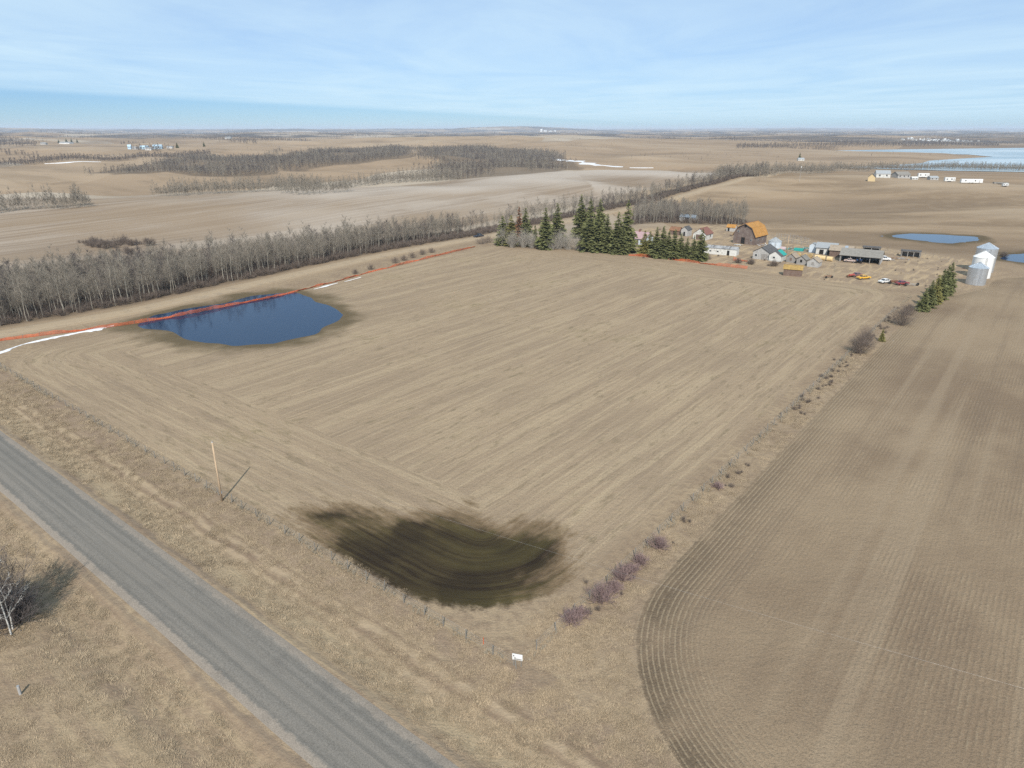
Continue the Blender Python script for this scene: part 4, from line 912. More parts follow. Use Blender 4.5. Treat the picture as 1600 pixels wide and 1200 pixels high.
# --- the barn
e = empty('barn', at(1171, 379), math.radians(47)); tag(e, 'big old brown gambrel barn with rusty orange roof', 'barn')
BL, gp = 12.0, [(-5.1, -.2), (5.1, -.2), (5.1, 4.0), (3.3, 7.2), (0, 8.9), (-3.3, 7.2), (-5.1, 4.0)]
MB().prism(gp, -BL / 2, BL / 2).obj('wall', m_barn, e)
prof = [(5.5, 3.35), (3.36, 7.25), (0, 9.0)]
for s in (-1, 1):
    for (y0, z0), (y1, z1) in zip(prof[:-1], prof[1:]):
        P = [(s * y0, z0), (s * y1, z1), (s * y1, z1 + .16), (s * y0 + s * .1, z0 + .12)]
        MB().prism(P if s < 0 else P[::-1], -BL / 2 - .5, BL / 2 + .4).obj('roof', m_orange, e)
    for (y0, z0), (y1, z1) in zip(prof[:-1], prof[1:]): MB().prism([(s * y0, z0 - .25), (s * y1, z1 - .25), (s * y1, z1 - .02), (s * y0, z0 - .02)], -BL / 2 - .52, -BL / 2 - .42).obj('fascia', m_dark, e)
MB().box(-BL / 2 - .6, BL / 2 + .5, -.15, .15, 9.02, 9.22).obj('ridge_cap', m_rust, e)
openings(e, BL, 10.2, [('l', .5, 0, 1.7, 2.9, m_black), ('l', 0, 7.3, .9, .9, m_black)], [('l', -3.2, 1.6, .7, .7), ('l', 3.0, 5.0, .6, .6), ('f', -2.5, 1.4, .8, .7), ('f', 2.2, 1.4, .8, .7)], m_lgrey)
for i in range(5): MB().box(-BL / 2 - .05, -BL / 2 - .006, -4.6 + i * 2.0, -4.4 + i * 2.0, .2, 3.6).obj('board', m_brown, e)

# --- house and sheds
e = gable('farmhouse', 'white farmhouse with mauve roof half hidden behind spruces', 'house', 996, 380, YU, 11, 8, 2.9, 2.3, m_bluew, m_mauve, .5, [('f', 2, 0, 1, 2.1, m_brown)], [('f', -1, .9, 1.3, 1.1), ('f', 4, .9, 1.1, 1.0), ('r', 0, .9, 1.2, 1.1)])
MB().box(.5, 1.1, -.3, .3, 4.6, 6.2).obj('chimney', m_rbrown, e)
gable('shed', 'narrow whitish shed with dark roof behind the spruce row', 'shed', 1072, 368, YW, 4.5, 3.4, 3.0, 1.4, m_lgrey, m_dark, .25, [('l', 0, 0, .9, 2, m_black)])
gable('hut', 'small brown hut with rusty roof beside the narrow whitish shed', 'hut', 1056, 366, YU, 5.0, 4.0, 2.1, 1.4, m_brown, m_rust, .3, [('f', 0, 0, .9, 1.8, m_black)])
gable('garage', 'white gabled garage with red brown roof and big dark door', 'garage', 1098, 373, YW, 7.5, 6.4, 2.7, 2.4, m_white, m_rbrown, .35, [('l', .2, 0, 3.2, 2.3, m_brown)], [('f', 1, 1, 1, .9)])
gable('shed', 'tiny pale shed with rusty orange roof by the grove', 'shed', 1143, 361, YU, 4.2, 3.0, 2.0, 1.2, m_lgrey, m_orange, .25, [('f', -1, 0, .9, 1.7, m_black)])
gable('poultry_house', 'long low white building with patched grey roof and dark door', 'shed', 1127, 397, math.radians(-30), 13.0, 4.6, 2.6, .7, m_white, m_patch, .2, [('f', 3.2, 0, 1.0, 2.0, m_black)], [('f', -4, 1.0, .7, .5), ('f', -1, 1.0, .7, .5)])
gable('shed', 'grey white gabled shed with tarred roof left of the green roof', 'shed', 1195, 403, YW, 9.0, 6.6, 2.9, 1.9, m_lgrey, m_dark, .35, [('l', -1.2, 0, 2.4, 2.2, m_grey)], [('l', 2.0, 1, .8, .8)])
gable('shed', 'small white shed with half dark half teal roof', 'shed', 1214, 407, YW, 5.6, 4.6, 2.4, 1.6, m_white, m_dark, .3, [], [('l', .4, 1.1, .8, .6)], roof2=m_teal)
GRP = 'weathered granaries in a row'
gable('granary', 'weathered grey granary next to the green roofed shed', 'granary', 1238, 409, YW, 4.6, 3.4, 2.0, 1.4, m_grey, m_tan, .25, [('l', 0, .8, .8, 1.0, m_brown)], group=GRP)
gable('granary', 'darkest middle granary of the weathered three', 'granary', 1254, 412, YW, 4.4, 3.4, 1.9, 1.3, m_grey, m_shing, .25, [('l', 0, .8, .8, 1.0, m_black)], group=GRP)
gable('granary', 'silver grey granary at the right end of the weathered three', 'granary', 1272, 416, YW, 4.4, 4.0, 2.0, 1.4, m_lgrey, m_tan, .25, [('l', 0, .8, .9, 1.0, m_grey)], group=GRP)
gable('shed', 'brown shed with yellow lichen roof standing alone at the field edge', 'shed', 1238, 430, math.radians(-24), 6.0, 3.6, 2.4, 1.1, m_brown, m_moss, .25, [('r', 0, 0, .9, 1.8, m_black)])
gable('shed', 'narrow pale blue shed beside the long white shed', 'shed', 1270, 394, YW, 2.6, 2.6, 3.0, .8, m_bluew, m_metal, .15, [('f', 0, 0, .8, 1.8, m_black)])
gable('shed', 'white shed with grey sheet metal roof and dark doorways', 'shed', 1291, 396, math.radians(-30), 7.4, 6.4, 2.8, 1.5, m_white, m_metal, .45, [('f', -1.6, 0, 1.6, 1.9, m_black), ('f', 1.4, 0, 1.6, 1.9, m_black)], [('f', 3, .9, .6, .8)])
e = gable('shed', 'brown shed with rusty roof, one shiny panel and white door', 'shed', 1314, 400, math.radians(-30), 8.2, 6.4, 2.6, 1.5, m_brown, m_tan, .4, [('f', 1.4, 0, 1.3, 2.2, m_white)])
MB().prism([(-3.55, 2.43 + .12), (-.05, 4.1 + .12), (-.05, 4.1 + .15), (-3.55, 2.43 + .15)], 1.0, 2.2).obj('roof_panel', m_galv, e)
open_shed('machine_shed', 'large open fronted grey machine shed with wide shingled roof', 1345, 408, math.radians(-32), 14.0, 8.5, 2.5, 2.6, 1.9, m_lgrey, m_shing, 5)
open_shed('lean_to', 'dark open lean-to behind the machine shed', 1361, 394, math.radians(-28), 6.4, 3.2, 2.2, 1.9, .2, m_black, m_dark, 3, .2)
open_shed('lean_to', 'dark open lean-to alone on the grass right of the yard', 1422, 401, math.radians(-28), 6.8, 3.2, 2.4, 1.9, .2, m_grey, m_dark, 4, .2)
gable('shed', 'long pale metal roofed shed hidden in the bare grove', 'shed', 1076, 345, YU, 9, 5, 2.2, 1.2, m_lgrey, m_galv, .2, [('f', 0, 0, 2, 1.8, m_black)])

# --- grain bins
def bin_(label, px, py, D, H, hr, wall, roof, k=28, name='grain_bin'):
    p = at(px, py); e = empty(name, p, .6); tag(e, label, 'grain bin', 'grain bins'); R = D / 2; rows = []; n = max(4, int(H / .42))
    for i in range(n * 2 + 1): rows.append((R + (.035 if i % 2 else 0), -.1 + (H + .1) * i / (n * 2)))
    MB().ring(rows, k).obj('wall', wall, e, True)
    MB().ring([(R + .12, H - .04), (R + .12, H + .02), (.42, H + hr), (.42, H + hr + .02)], k).obj('roof', roof, e)
    MB().ring([(.46, H + hr - .02), (.46, H + hr + .16), (.1, H + hr + .24)], 12).obj('cap', roof, e)
    for j in range(k // 2):
        a = 6.28319 * (j + .5) / (k // 2); c, s_ = math.cos(a), math.sin(a)
        MB().tube((c * (R + .1), s_ * (R + .1), H + .03), (c * .45, s_ * .45, H + hr + .02), .035, k=4).obj('roof_rib', roof, e)
    a = math.radians(-140); c, s_ = math.cos(a), math.sin(a)
    b = MB()
    for o in (-.2, .2): b.tube((c * (R + .16) - s_ * o, s_ * (R + .16) + c * o, .3), (c * (R + .16) - s_ * o, s_ * (R + .16) + c * o, H), .03, k=4)
    for i in range(int(H / .35)): b.tube((c * (R + .16) - s_ * -.2, s_ * (R + .16) + c * -.2, .4 + i * .35), (c * (R + .16) - s_ * .2, s_ * (R + .16) + c * .2, .4 + i * .35), .02, k=4)
    b.obj('ladder', m_chrome, e)
    a = math.radians(-165); MB().box(R - .1, R + .08, -.45, .45, .25, 2.0).obj('door', wall, e, rz=a)
    return e
bin_('nearest corrugated galvanised grain bin', 1523.5, 444, 5.6, 5.6, 1.5, m_galv, m_galv)
bin_('white painted grain bin between the two galvanised ones', 1530, 433, 6.2, 7.0, 1.8, m_wbin, m_wbin)
bin_('tallest galvanised grain bin at the back of the three', 1534.5, 424, 6.6, 8.4, 1.7, m_galv, m_galv)
e = bin_('small low pale blue round bin behind the green roofed shed', 1210, 387, 5.4, 2.8, 1.5, m_bluew, m_metal, 16); e['group'] = ''; del e['group']

# --- bales
def bale(px, py, D, L, yaw, mat, label, group):
    b = MB(); k = 16; R = D / 2; V = []
    for x, r in ((-L / 2, R * .9), (-L / 2 + .08, R), (L / 2 - .08, R), (L / 2, R * .9)): V += [(x, r * math.cos(6.28319 * j / k), R * .96 + r * math.sin(6.28319 * j / k)) for j in range(k)]
    F = [(i * k + j, (i + 1) * k + j, (i + 1) * k + (j + 1) % k, i * k + (j + 1) % k) for i in range(3) for j in range(k)] + [tuple(range(k)), tuple(range(3 * k, 4 * k))[::-1]]
    b.poly(V, F); tag(b.obj('hay_bale', mat, loc=at(px, py), rz=yaw, smooth=False), label, 'hay bale', group)
for px, lb in ((1237, 'leftmost'), (1247.5, 'second from left'), (1257, 'third from left'), (1266, 'rightmost')): bale(px, 401 + (px - 1237) * .06, 1.75, 1.5, YW, m_bale, lb + ' of the four brown round hay bales behind the granaries', 'brown round bales')
for px, py, lb in ((1277, 405.5, 'left'), (1285, 406.5, 'middle'), (1296, 408, 'right')): bale(px, py, 1.8, 2.0, YU, m_wrap, lb + ' one of three pale straw bales lying end to end', 'pale straw bales')

# --- vehicles
def vehicle(name, label, px, py, yaw, mat, L=4.7, W=1.8, kind='sedan', wheels=True, p=None):
    e = empty(name, at(px, py) if p is None else p, yaw); tag(e, label, 'pickup' if 'pickup' in name else 'car'); h = W / 2
    side = {'sedan': ([(-.5, .42), (-.5, .78), (-.30, .88), (.24, .90), (.48, .80), (.5, .45)], [(-.30, .86), (-.17, 1.36), (.10, 1.38), (.24, .88)]),
            'pickup': ([(-.5, .5), (-.5, 1.02), (.02, 1.02), (.24, 1.04), (.48, .95), (.5, .5)], [(-.06, 1.0), (-.03, 1.72), (.14, 1.72), (.25, 1.02)]),
            'van': ([(-.5, .45), (-.5, 1.1), (.3, 1.1), (.48, .95), (.5, .45)], [(-.49, 1.08), (-.47, 1.9), (.2, 1.9), (.32, 1.08)])}[kind]
    body, cab = side
    b = MB(); n = len(body); V = []
    for y, k in ((-h, .0), (-h + .02, .06), (h - .02, .06), (h, 0)):
        V += [(x * L, y, z + (k if 0 < i < n - 1 else 0)) for i, (x, z) in enumerate(body)]
    F = [(r * n + i, r * n + (i + 1) % n, (r + 1) * n + (i + 1) % n, (r + 1) * n + i) for r in range(3) for i in range(n)] + [tuple(range(n))[::-1], tuple(range(3 * n, 4 * n))]
    b.poly(V, F).obj('body', mat, e)
    def hull(sc, z0, nm, mt, par):
        c = [(x * L, z) for x, z in cab]; V = [(x, -h * .93 * sc, z) for x, z in (c[0], c[3])] + [(x, -h * .74 * sc, z) for x, z in (c[1], c[2])] + [(x, h * .93 * sc, z) for x, z in (c[0], c[3])] + [(x, h * .74 * sc, z) for x, z in (c[1], c[2])]
        return MB().poly(V, [(0, 1, 3, 2), (5, 4, 6, 7), (1, 5, 7, 3), (4, 0, 2, 6), (2, 3, 7, 6), (0, 4, 5, 1)]).obj(nm, mt, par)
    hull(1.0, 0, 'window', m_glass, e)
    x0, x1 = cab[1][0] * L, cab[2][0] * L; zt = cab[1][1]
    MB().box(x0 - .04, x1 + .04, -h * .76, h * .76, zt - .02, zt + .05).obj('roof', mat, e)
    b = MB()
    for s in (-1, 1):
        for xb, xt in ((cab[0][0], cab[1][0]), (cab[3][0], cab[2][0]), ((cab[0][0] + cab[3][0]) / 2, (cab[1][0] + cab[2][0]) / 2)): b.tube((xb * L, s * h * .94, cab[0][1]), (xt * L, s * h * .75, zt), .05, k=4)
    b.obj('pillars', mat, e)
    if wheels:
        for sx in (-.31, .32):
            for s in (-1, 1):
                w = MB().tube((sx * L, s * (h - .16), .33), (sx * L, s * (h + .03), .33), .33, k=14).obj('wheel', m_tyre, e); MB().tube((sx * L, s * (h + .02), .33), (sx * L, s * (h + .045), .33), .17, k=10).obj('hub', m_chrome, w)
    for x in (-.5, .5): MB().box(x * L - .07, x * L + .07, -h * .92, h * .92, .42, .56).obj('bumper', m_chrome, e)
    for s in (-1, 1): MB().box(.49 * L, .508 * L, s * h * .7 - .14, s * h * .7 + .14, .62, .76).obj('headlight', m_white, e)
    if kind == 'pickup': MB().box(-.46 * L, -.07 * L, -h * .82, h * .82, .98, 1.035).obj('cargo_bed', m_black, e)
    return e
vehicle('car', 'yellow old car parked in the grass below the machine shed', 1349, 436, math.radians(15), paint('yellow_paint', (.72, .40, .035)))
vehicle('car', 'dull purple red wrecked car behind the yellow car', 1338, 432, math.radians(35), paint('faded_maroon', (.20, .085, .085)))
vehicle('car', 'white old car parked alone right of the yellow one', 1383, 442, math.radians(20), paint('white_car_paint', (.78, .78, .76)))
vehicle('car', 'dark red car at the right end of the parked cars', 1409, 445, math.radians(12), paint('dark_red_paint', (.23, .03, .035)), 4.3)
vehicle('pickup_truck', 'white pickup behind the right end of the machine shed', 1380, 407, math.radians(-20), paint('white_truck_paint', (.75, .75, .74)), 5.2, 1.9, 'pickup')
vehicle('pickup_truck', 'dark blue pickup parked on the gravel road beyond the pond', 748, 371, math.radians(50), paint('dark_blue_paint', (.02, .028, .045)), 5.4, 1.95, 'pickup')
def junk(name, label, px, py, yaw, parts, cat):
    e = empty(name, at(px, py), yaw); tag(e, label, cat)
    for nm, b, mt in parts: b.obj(nm, mt, e)
    return e
def wheels(R, W, xs, ys=(-.8, .8)): return [('wheel', MB().tube((x, y - W / 2, R), (x, y + W / 2, R), R, k=12), m_tyre) for x in xs for y in ys]
junk('tractor', 'blue tractor parked inside the machine shed', 1342, 411, math.radians(60), [('body', MB().box(-.2, 1.7, -.35, .35, .7, 1.35), m_blue), ('seat', MB().box(-.8, -.4, -.3, .3, 1.0, 1.5), m_black), ('fender', MB().box(-1.1, -.2, -1.0, -.5, 1.0, 1.45), m_blue), ('fender', MB().box(-1.1, -.2, .5, 1.0, 1.0, 1.45), m_blue), ('exhaust', MB().tube((1.1, .1, 1.3), (1.1, .1, 2.1), .05), m_black)] + wheels(.75, .35, [-.7]) + wheels(.38, .2, [1.4], (-.55, .55)), 'tractor')
vehicle('car', 'pale pinkish old car under the machine shed roof', 1328, 409.5, math.radians(-32), paint('pale_pink_paint', (.55, .43, .38)), 4.2)
junk('field_cultivator', 'rusty field cultivator beside the small bare tree', 1293, 434, .3, [('frame', MB().box(-1.6, 1.6, -.08, .08, .6, .75).box(-.08, .08, -1.4, .2, .6, .72).box(-1.6, 1.6, -.6, -.48, .6, .72), m_rust)] + [('tine', MB().tube((x, .1, .65), (x, .35, 0), .05, k=4), m_rust) for x in (-1.4, -.7, 0, .7, 1.4)] + wheels(.4, .15, [-1.2, 1.2], (-.7,)), 'implement')
junk('seed_drill', 'small orange seed drill between the white and red cars', 1396, 443.5, .2, [('hopper', MB().prism([(-.3, .6), (.3, .6), (.5, 1.2), (-.5, 1.2)], -1.2, 1.2), m_rust), ('hitch', MB().box(-.06, .06, -1.8, -.3, .45, .58), m_rust)] + wheels(.5, .15, [-1.35, 1.35], (0,)), 'implement')
junk('hay_rake', 'thin grey hay rake at the end of the car row', 1424, 447, .1, [('frame', MB().tube((-2, 0, .7), (2, 0, .7), .06).tube((0, 0, .7), (0, -1.8, .5), .06), m_metal)] + [('tine', MB().tube((x, 0, .7), (x, .5, .05), .025, k=4), m_metal) for x in np.linspace(-1.8, 1.8, 9)] + wheels(.55, .08, [-2.05, 2.05], (0,)), 'implement')
junk('combine_header', 'red and grey scrap implement left of the purple car', 1328, 433, .5, [('frame', MB().box(-1.4, 1.4, -.4, .4, .3, .8), m_rust), ('reel', MB().tube((-1.3, -.5, .9), (1.3, -.5, .9), .35, k=8), paint('scrap_red', (.35, .06, .04)))] + wheels(.4, .15, [-1.1, 1.1], (.3,)), 'implement')
def heap(name, label, px, py, n, size, mats, cat='scrap pile'):
    e = empty(name, at(px, py)); tag(e, label, cat)
    for i in range(n):
        a, r = rng.random() * 6.28, rng.random() ** .5 * size; l, w = rng.uniform(.8, 2.2), rng.uniform(.12, .4)
        o = MB().box(-l / 2, l / 2, -w / 2, w / 2, -.06, .06).obj('board', mats[i % len(mats)], e, loc=(r * math.cos(a), r * math.sin(a) * .7, .12 + .5 * rng.random() * (1 - r / size))); o.rotation_euler = (rng.normal(0, .2), rng.normal(0, .25), rng.random() * 3.14)
heap('lumber_pile', 'heap of broken boards right of the barn', 1190, 383, 34, 3.2, [m_lgrey, m_brown, m_rust, m_white])
heap('lumber_pile', 'pale boards leaning at the left foot of the barn', 1152, 383, 14, 1.6, [m_white, m_lgrey])
heap('scrap_heap', 'mixed scrap between the blue bin and the teal tarp', 1232, 389, 30, 3.6, [m_rust, m_metal, m_brown, m_teal])
heap('scrap_heap', 'scrap scattered beside the small lean-to', 1402, 405, 26, 5.0, [m_grey, m_rust, m_metal])
heap('scrap_heap', 'dark junk along the corral behind the bales', 1258, 389, 30, 4.0, [m_metal, m_dark, m_teal, m_lgrey])
junk('tarp_covered_load', 'teal tarp draped over a low load behind the bales', 1248, 392, YU, [('tarp', MB().prism([(-1, 0), (1, 0), (.8, .9), (.1, 1.2), (-.8, .8)], -1.8, 1.8), m_teal), ('pallet', MB().box(-1.9, 1.9, -1.1, 1.1, -.08, .06), m_grey)], 'tarp')
junk('wooden_panel', 'pale pink panel standing behind the teal roof', 1223, 391, YU, [('board', MB().box(-1.1, 1.1, -.06, .06, .4, 1.5), plain('pale_pink', (.62, .5, .52), .7)), ('leg', MB().box(-1, -.9, .061, .16, 0, 1.2), m_grey), ('leg', MB().box(.9, 1, .061, .16, 0, 1.2), m_grey)], 'panel')

# --- fences
def fence(name, label, pts, step, h, rails, m_p, r=.06, wire_r=.007, mr=None, square=False, cat='fence', lean=.05, skip=0.0):
    """posts as parts, strands or rails as parts"""
    P = np.array(pts, float); L = np.concatenate([[0], np.cumsum(np.hypot(*np.diff(P, axis=0).T))]); s = np.arange(0, L[-1] + .01, step); s = s + rng.uniform(-.25, .25, len(s)) * (step > 1.5)
    X, Y = np.interp(s, L, P[:, 0]), np.interp(s, L, P[:, 1]); Z = hgt(X, Y); e = empty(name, (X[0], Y[0], Z[0])); tag(e, label, cat)
    pm = [MB().tube((0, 0, -.3), (0, 0, h * k), r * 1.05, r * .9, k=7).mesh('post', m_p) for k in (.92, 1.0, 1.08)]
    tops = []
    for x, y, z in zip(X, Y, Z):
        o = obj('post', pm[int(rng.integers(3))], e, (x - X[0], y - Y[0], z - Z[0])); o.rotation_euler = (rng.normal(0, lean), rng.normal(0, lean), rng.random() * 6); tops.append((x - X[0], y - Y[0], z - Z[0]))
    T = np.array(tops)
    for q in rails:
        t = Tubes(); zz = np.array([0, 0, h * q]); off = np.array([0, 0, 0])
        t.add(T[:-1] + zz, T[1:] + zz, wire_r, wire_r, 4); obj('wire' if wire_r < .02 else 'rail', t.mesh('wire' if wire_r < .02 else 'rail', mr or m_wire), e)
    return e
fence('wire_fence', 'barbed wire fence with grey posts along the paved road ditch', [xy(a, 0) for a in (0, 40, 80, 120, 155)], 3.1, 1.25, (.3, .55, .78, .96), m_post)
fence('wire_fence', 'wire fence running from the corner sign up to the spruces', [xy(0.0, b) for b in (3.2, 60, 120, 178)], 3.3, 1.25, (.3, .55, .78, .96), m_post)
fence('corral_fence', 'grey plank corral fence behind the low blue bin', [tuple(at(*p)[:2]) for p in ((1208, 376), (1240, 381), (1285, 386))], 2.4, 1.7, (.3, .6, .9), m_grey, .1, .06, m_grey)
fence('corral_fence', 'tall grey pole fence right of the barn', [tuple(at(*p)[:2]) for p in ((1212, 372), (1235, 374), (1262, 380))], 1.3, 2.6, (.4, .75), m_grey, .09, .05, m_grey, lean=.09)
fence('post_and_wire_fence', 'thin wire fence from the bins along the far yard edge', [tuple(at(*p)[:2]) for p in ((1290, 384), (1360, 391), (1440, 397), (1500, 414))], 5, 1.3, (.5, .9), m_post)
def snow_fence(label, pts, h, seed):
    """sagging orange plastic netting: straps and cross straps on stakes"""
    P = resample(pts, .5) if len(pts) > 2 else np.stack([np.linspace(pts[0][0], pts[1][0], int(math.dist(*pts) / .5)), np.linspace(pts[0][1], pts[1][1], int(math.dist(*pts) / .5))], 1)
    n = len(P); s = np.arange(n) * .5; z0 = np.maximum(hgt(P[:, 0], P[:, 1]), WATER_Z); d = np.gradient(P, axis=0); d /= np.hypot(d[:, 0], d[:, 1])[:, None]; nn = np.stack([-d[:, 1], d[:, 0]], 1)
    H = h * np.clip(.58 + .8 * vnoise(s / 6.5, s * 0, seed) + .3 * vnoise(s / 1.4, s * 0, seed + 1), .22, 1.1); ln = .9 * vnoise(s / 7, s * 0 + 3, seed + 2) + .3 * vnoise(s / 1.1, s * 0 + 5, seed + 3)
    o0 = np.array([P[0, 0], P[0, 1], z0[0]]); e = empty('snow_fence', o0); tag(e, label, 'snow fence'); T = Tubes()
    def row(q): return np.column_stack([P + nn * (ln * q)[:, None] + nn * (.12 * vnoise(s / .9, s * 0 + q * 9, seed + 5))[:, None], z0 + .03 + H * q]) - o0
    for q in np.linspace(0, 1, 8): R = row(q); T.add(R[:-1], R[1:], .03, .03, 4)
    a, b = row(0.0), row(1.0); T.add(a, b, .025, .025, 4); a2, b2 = (a[:-1] + a[1:]) / 2, (b[:-1] + b[1:]) / 2; T.add(a2, b2, .025, .025, 4)
    obj('netting', T.mesh('netting', m_net), e)
    st = MB().tube((0, 0, -.2), (0, 0, h * 1.08), .035, k=5).mesh('stake', m_post)
    for i in range(0, n, 7): o = obj('stake', st, e, tuple(np.array([P[i, 0], P[i, 1], z0[i]]) - o0)); o.rotation_euler = (rng.normal(0, .12), rng.normal(0, .12), 0)
snow_fence('long sagging orange plastic snow fence along the gravel road', [flat(*p) for p in ((-20, 536), (60, 525), (150, 514), (200, 507), (270, 495), (330, 483), (380, 473), (440, 461), (500, 446), (560, 431), (650, 408), (742, 386))], .95, 11)
snow_fence('orange plastic snow fence in front of the spruce row', [flat(*p) for p in ((982, 399), (1030, 404), (1090, 411), (1140, 417), (1168, 420))], 1.2, 23)
snow_fence('short bunched orange snow fence left of the grey white shed', [flat(*p) for p in ((1145, 407), (1156, 408), (1169, 409))], 1.7, 31)

# --- poles and wires
def pole(label, p, h, arm=False):
    e = empty('utility_pole', p); tag(e, label, 'utility pole')
    MB().tube((0, 0, -.5), (0, 0, h), .15, .10, 10).obj('pole', m_pole, e, True); MB().tube((0, 0, h), (0, 0, h + .05), .105, .06, 10).obj('cap', m_metal, e)
    MB().tube((0, 0, h + .05), (0, 0, h + .25), .05, .04, 6).obj('insulator', m_lgrey, e); MB().box(.13, .18, -.12, .12, 1.2, 1.5).obj('tag_plate', m_metal, e)
    if arm: MB().box(-.9, .9, -.06, .06, h - .5, h - .38).obj('crossarm', m_post, e)
    return e
pp = at(347, 783); pole('tan wooden utility pole by the road fence', pp, 8.9)
q2 = Vector((pp.x + 88, pp.y - 47.5, 0)); q2.z = float(hgt(q2.x, q2.y))
MBw = Tubes(); a, b = np.array(pp) + [0, 0, 9.1], np.array(q2) + [0, 0, 9.1]; t = np.linspace(0, 1, 41)[:, None]; C = a + (b - a) * t - np.array([0, 0, 1.0]) * 4 * 1.1 * t * (1 - t); MBw.add(C[:-1], C[1:], .0042, .0042, 5)
tag(obj('power_line', MBw.mesh('power_line', m_wire)), 'thin overhead wire sagging from the pole across the soaked patch', 'wire')
pole('slim wooden pole in the middle of the farmyard', at(1229, 397), 7.5)
for px, py, lb in ((1186, 284, 'distant pole left of the track belt'), (1105, 289, 'distant pole beside the gravel track'), (1003, 309, 'distant pole on the gravel track left of the grove')): pole(lb, at(px, py), 8)
e = empty('radio_mast', at(1249, 284)); tag(e, 'slim white mast on the grass ridge before the lake', 'mast'); MB().tube((0, 0, 0), (0, 0, 12), .11, .07, 6).obj('pole', m_lgrey, e); MB().box(-.25, .25, -.25, .25, 11, 12.2).obj('antenna', m_white, e)
# corner sign
e = empty('field_sign', (*xy(0.1, .3), float(hgt(*xy(.1, .3)))), math.radians(-14)); tag(e, 'small white sign on two posts at the fence corner', 'sign')
MB().box(-.5, .5, -.012, .012, .75, 1.45).obj('board', m_wbin, e)
MB().box(-.40, -.30, -.017, -.0125, 1.15, 1.30).obj('emblem', m_dark, e); MB().box(-.12, .42, -.017, -.0125, .80, .93).obj('text_line', m_grey, e)
for x in (-.36, .36): MB().box(x - .04, x + .04, .013, .09, -.3, 1.42).obj('post', m_post, e)
p = at(32, 1085); e = empty('marker_post', p, .4); tag(e, 'short pale marker post in the grass at the lower left', 'post'); o = MB().box(-.09, .09, -.09, .09, -.2, .95).obj('post', m_lgrey, e); MB().box(-.1, .1, -.1, .1, .95, 1.0).obj('cap', m_metal, e)
o = MB().tube((0, 0, -.1), (0, 0, .8), .05, .04).obj('survey_stake', m_net, loc=(*xy(4.6, .6), float(hgt(*xy(4.6, .6))))); tag(o, 'short orange stake near the fence corner sign', 'stake')

# --- snow left in hollows
def drape(name, P, zoff, mat, label, seed, thick=.12):
    """a low ragged bank of snow following the ground"""
    P = resample(P, 1.0 if thick < .5 else 4.0); n = len(P); d = np.gradient(P, axis=0); d /= np.hypot(d[:, 0], d[:, 1])[:, None]; nn = np.stack([-d[:, 1], d[:, 0]], 1); s = np.arange(n, dtype=float)
    w = np.clip(zoff * (.65 + 1.7 * fbm(s / 5, s * 0, seed, 3)), .1 * zoff, None) * np.minimum(1, np.minimum(s, n - 1 - s) / 5 + .15); sh = zoff * .5 * fbm(s / 9, s * 0 + 7, seed + 3, 2); V = []
    for i in range(n):
        for k, u in enumerate((-1, -.6, 0, .6, 1)):
            q = P[i] + nn[i] * (sh[i] + u * w[i] * (1 + .9 * vnoise(i / 1.1, u * 3, seed + 9))); V.append((q[0], q[1], float(hgt(q[0], q[1])) + (thick * (1 - abs(u)) if abs(u) < 1 else -.04)))
    F = [(i * 5 + k, i * 5 + k + 1, i * 5 + k + 6, i * 5 + k + 5) for i in range(n - 1) for k in range(4)]
    tag(obj(name, npmesh(name, V, np.array(F)[:, ::-1], mat, True)), label, 'snow', kind='stuff')
drape('snow_bank', [flat(*p) for p in ((-60, 570), (-10, 554), (40, 538), (90, 526), (140, 516), (182, 508))], 1.25, m_snow, 'white strip of old snow along the left end of the orange fence', 3, .18)
drape('snow_patch', [flat(*p) for p in ((490, 452), (510, 446.5), (530, 441.5))], .5, m_snow, 'small snow streak beside the pond end of the orange fence', 5)
drape('snow_patch', [flat(*p) for p in ((538, 440), (552, 436.5), (566, 433))], .4, m_snow, 'second small snow streak along the orange fence', 6)
drape('snow_strip', atp([(868, 247), (890, 251), (915, 255), (935, 258), (950, 259), (975, 261)]), 9, m_snow, 'bright snow strip in the gully beside the dark wood', 8, .6)
drape('snow_strip', atp([(985, 262), (1005, 262.5), (1022, 262.5)]), 7, m_snow, 'small snow patch right of the gully strip', 9, .6)
drape('snow_strip', atp([(70, 256), (110, 254), (160, 253)]), 6, m_snow, 'snow line under the far left hedgerow', 10, .6)

# --- distant buildings
def far_house(label, px, py, wpx, hpx, wall, roof, group=None, cat='house', ratio=1.5, yaw=None, name='house', roofk=.45):
    p = at(px, py); d = p.y * math.cos(PITCH) + (CAM_H - p.z) * math.sin(PITCH); W = max(wpx * d / FOCAL, 2); H = max(hpx * d / FOCAL, 2.2); yaw = rng.uniform(-.3, .3) if yaw is None else yaw
    L = W; B = W / ratio; e = empty(name, p, yaw); tag(e, label, cat, group); hw = H * (1 - roofk); h = B / 2
    MB().prism([(-h, -.5), (h, -.5), (h, hw), (0, H), (-h, hw)], -L / 2, L / 2).obj('wall', wall, e)
    for s in (-1, 1):
        Q = [(s * h * 1.08, hw - .08 * (H - hw) + .02), (s * h * 1.08, hw + .22), (0, H + .3), (0, H + .02)]; MB().prism(Q[::-1] if s > 0 else Q, -L / 2 - .3, L / 2 + .3).obj('roof', roof, e)
    n = max(2, int(L / 4))
    if wpx > 3.5:
        for i in range(n):
            x = -L / 2 + L * (i + .5) / n; f = MB().box(x - .7, x + .7, -h - .05, -h - .003, hw * .35, hw * .8).obj('window', m_lgrey, e); MB().box(x - .55, x + .55, -h - .07, -h - .05, hw * .38, hw * .77).obj('pane', m_glass, f)
    return e
m_yel = plain('cream_siding', (.62, .48, .27), .7, var=.1)
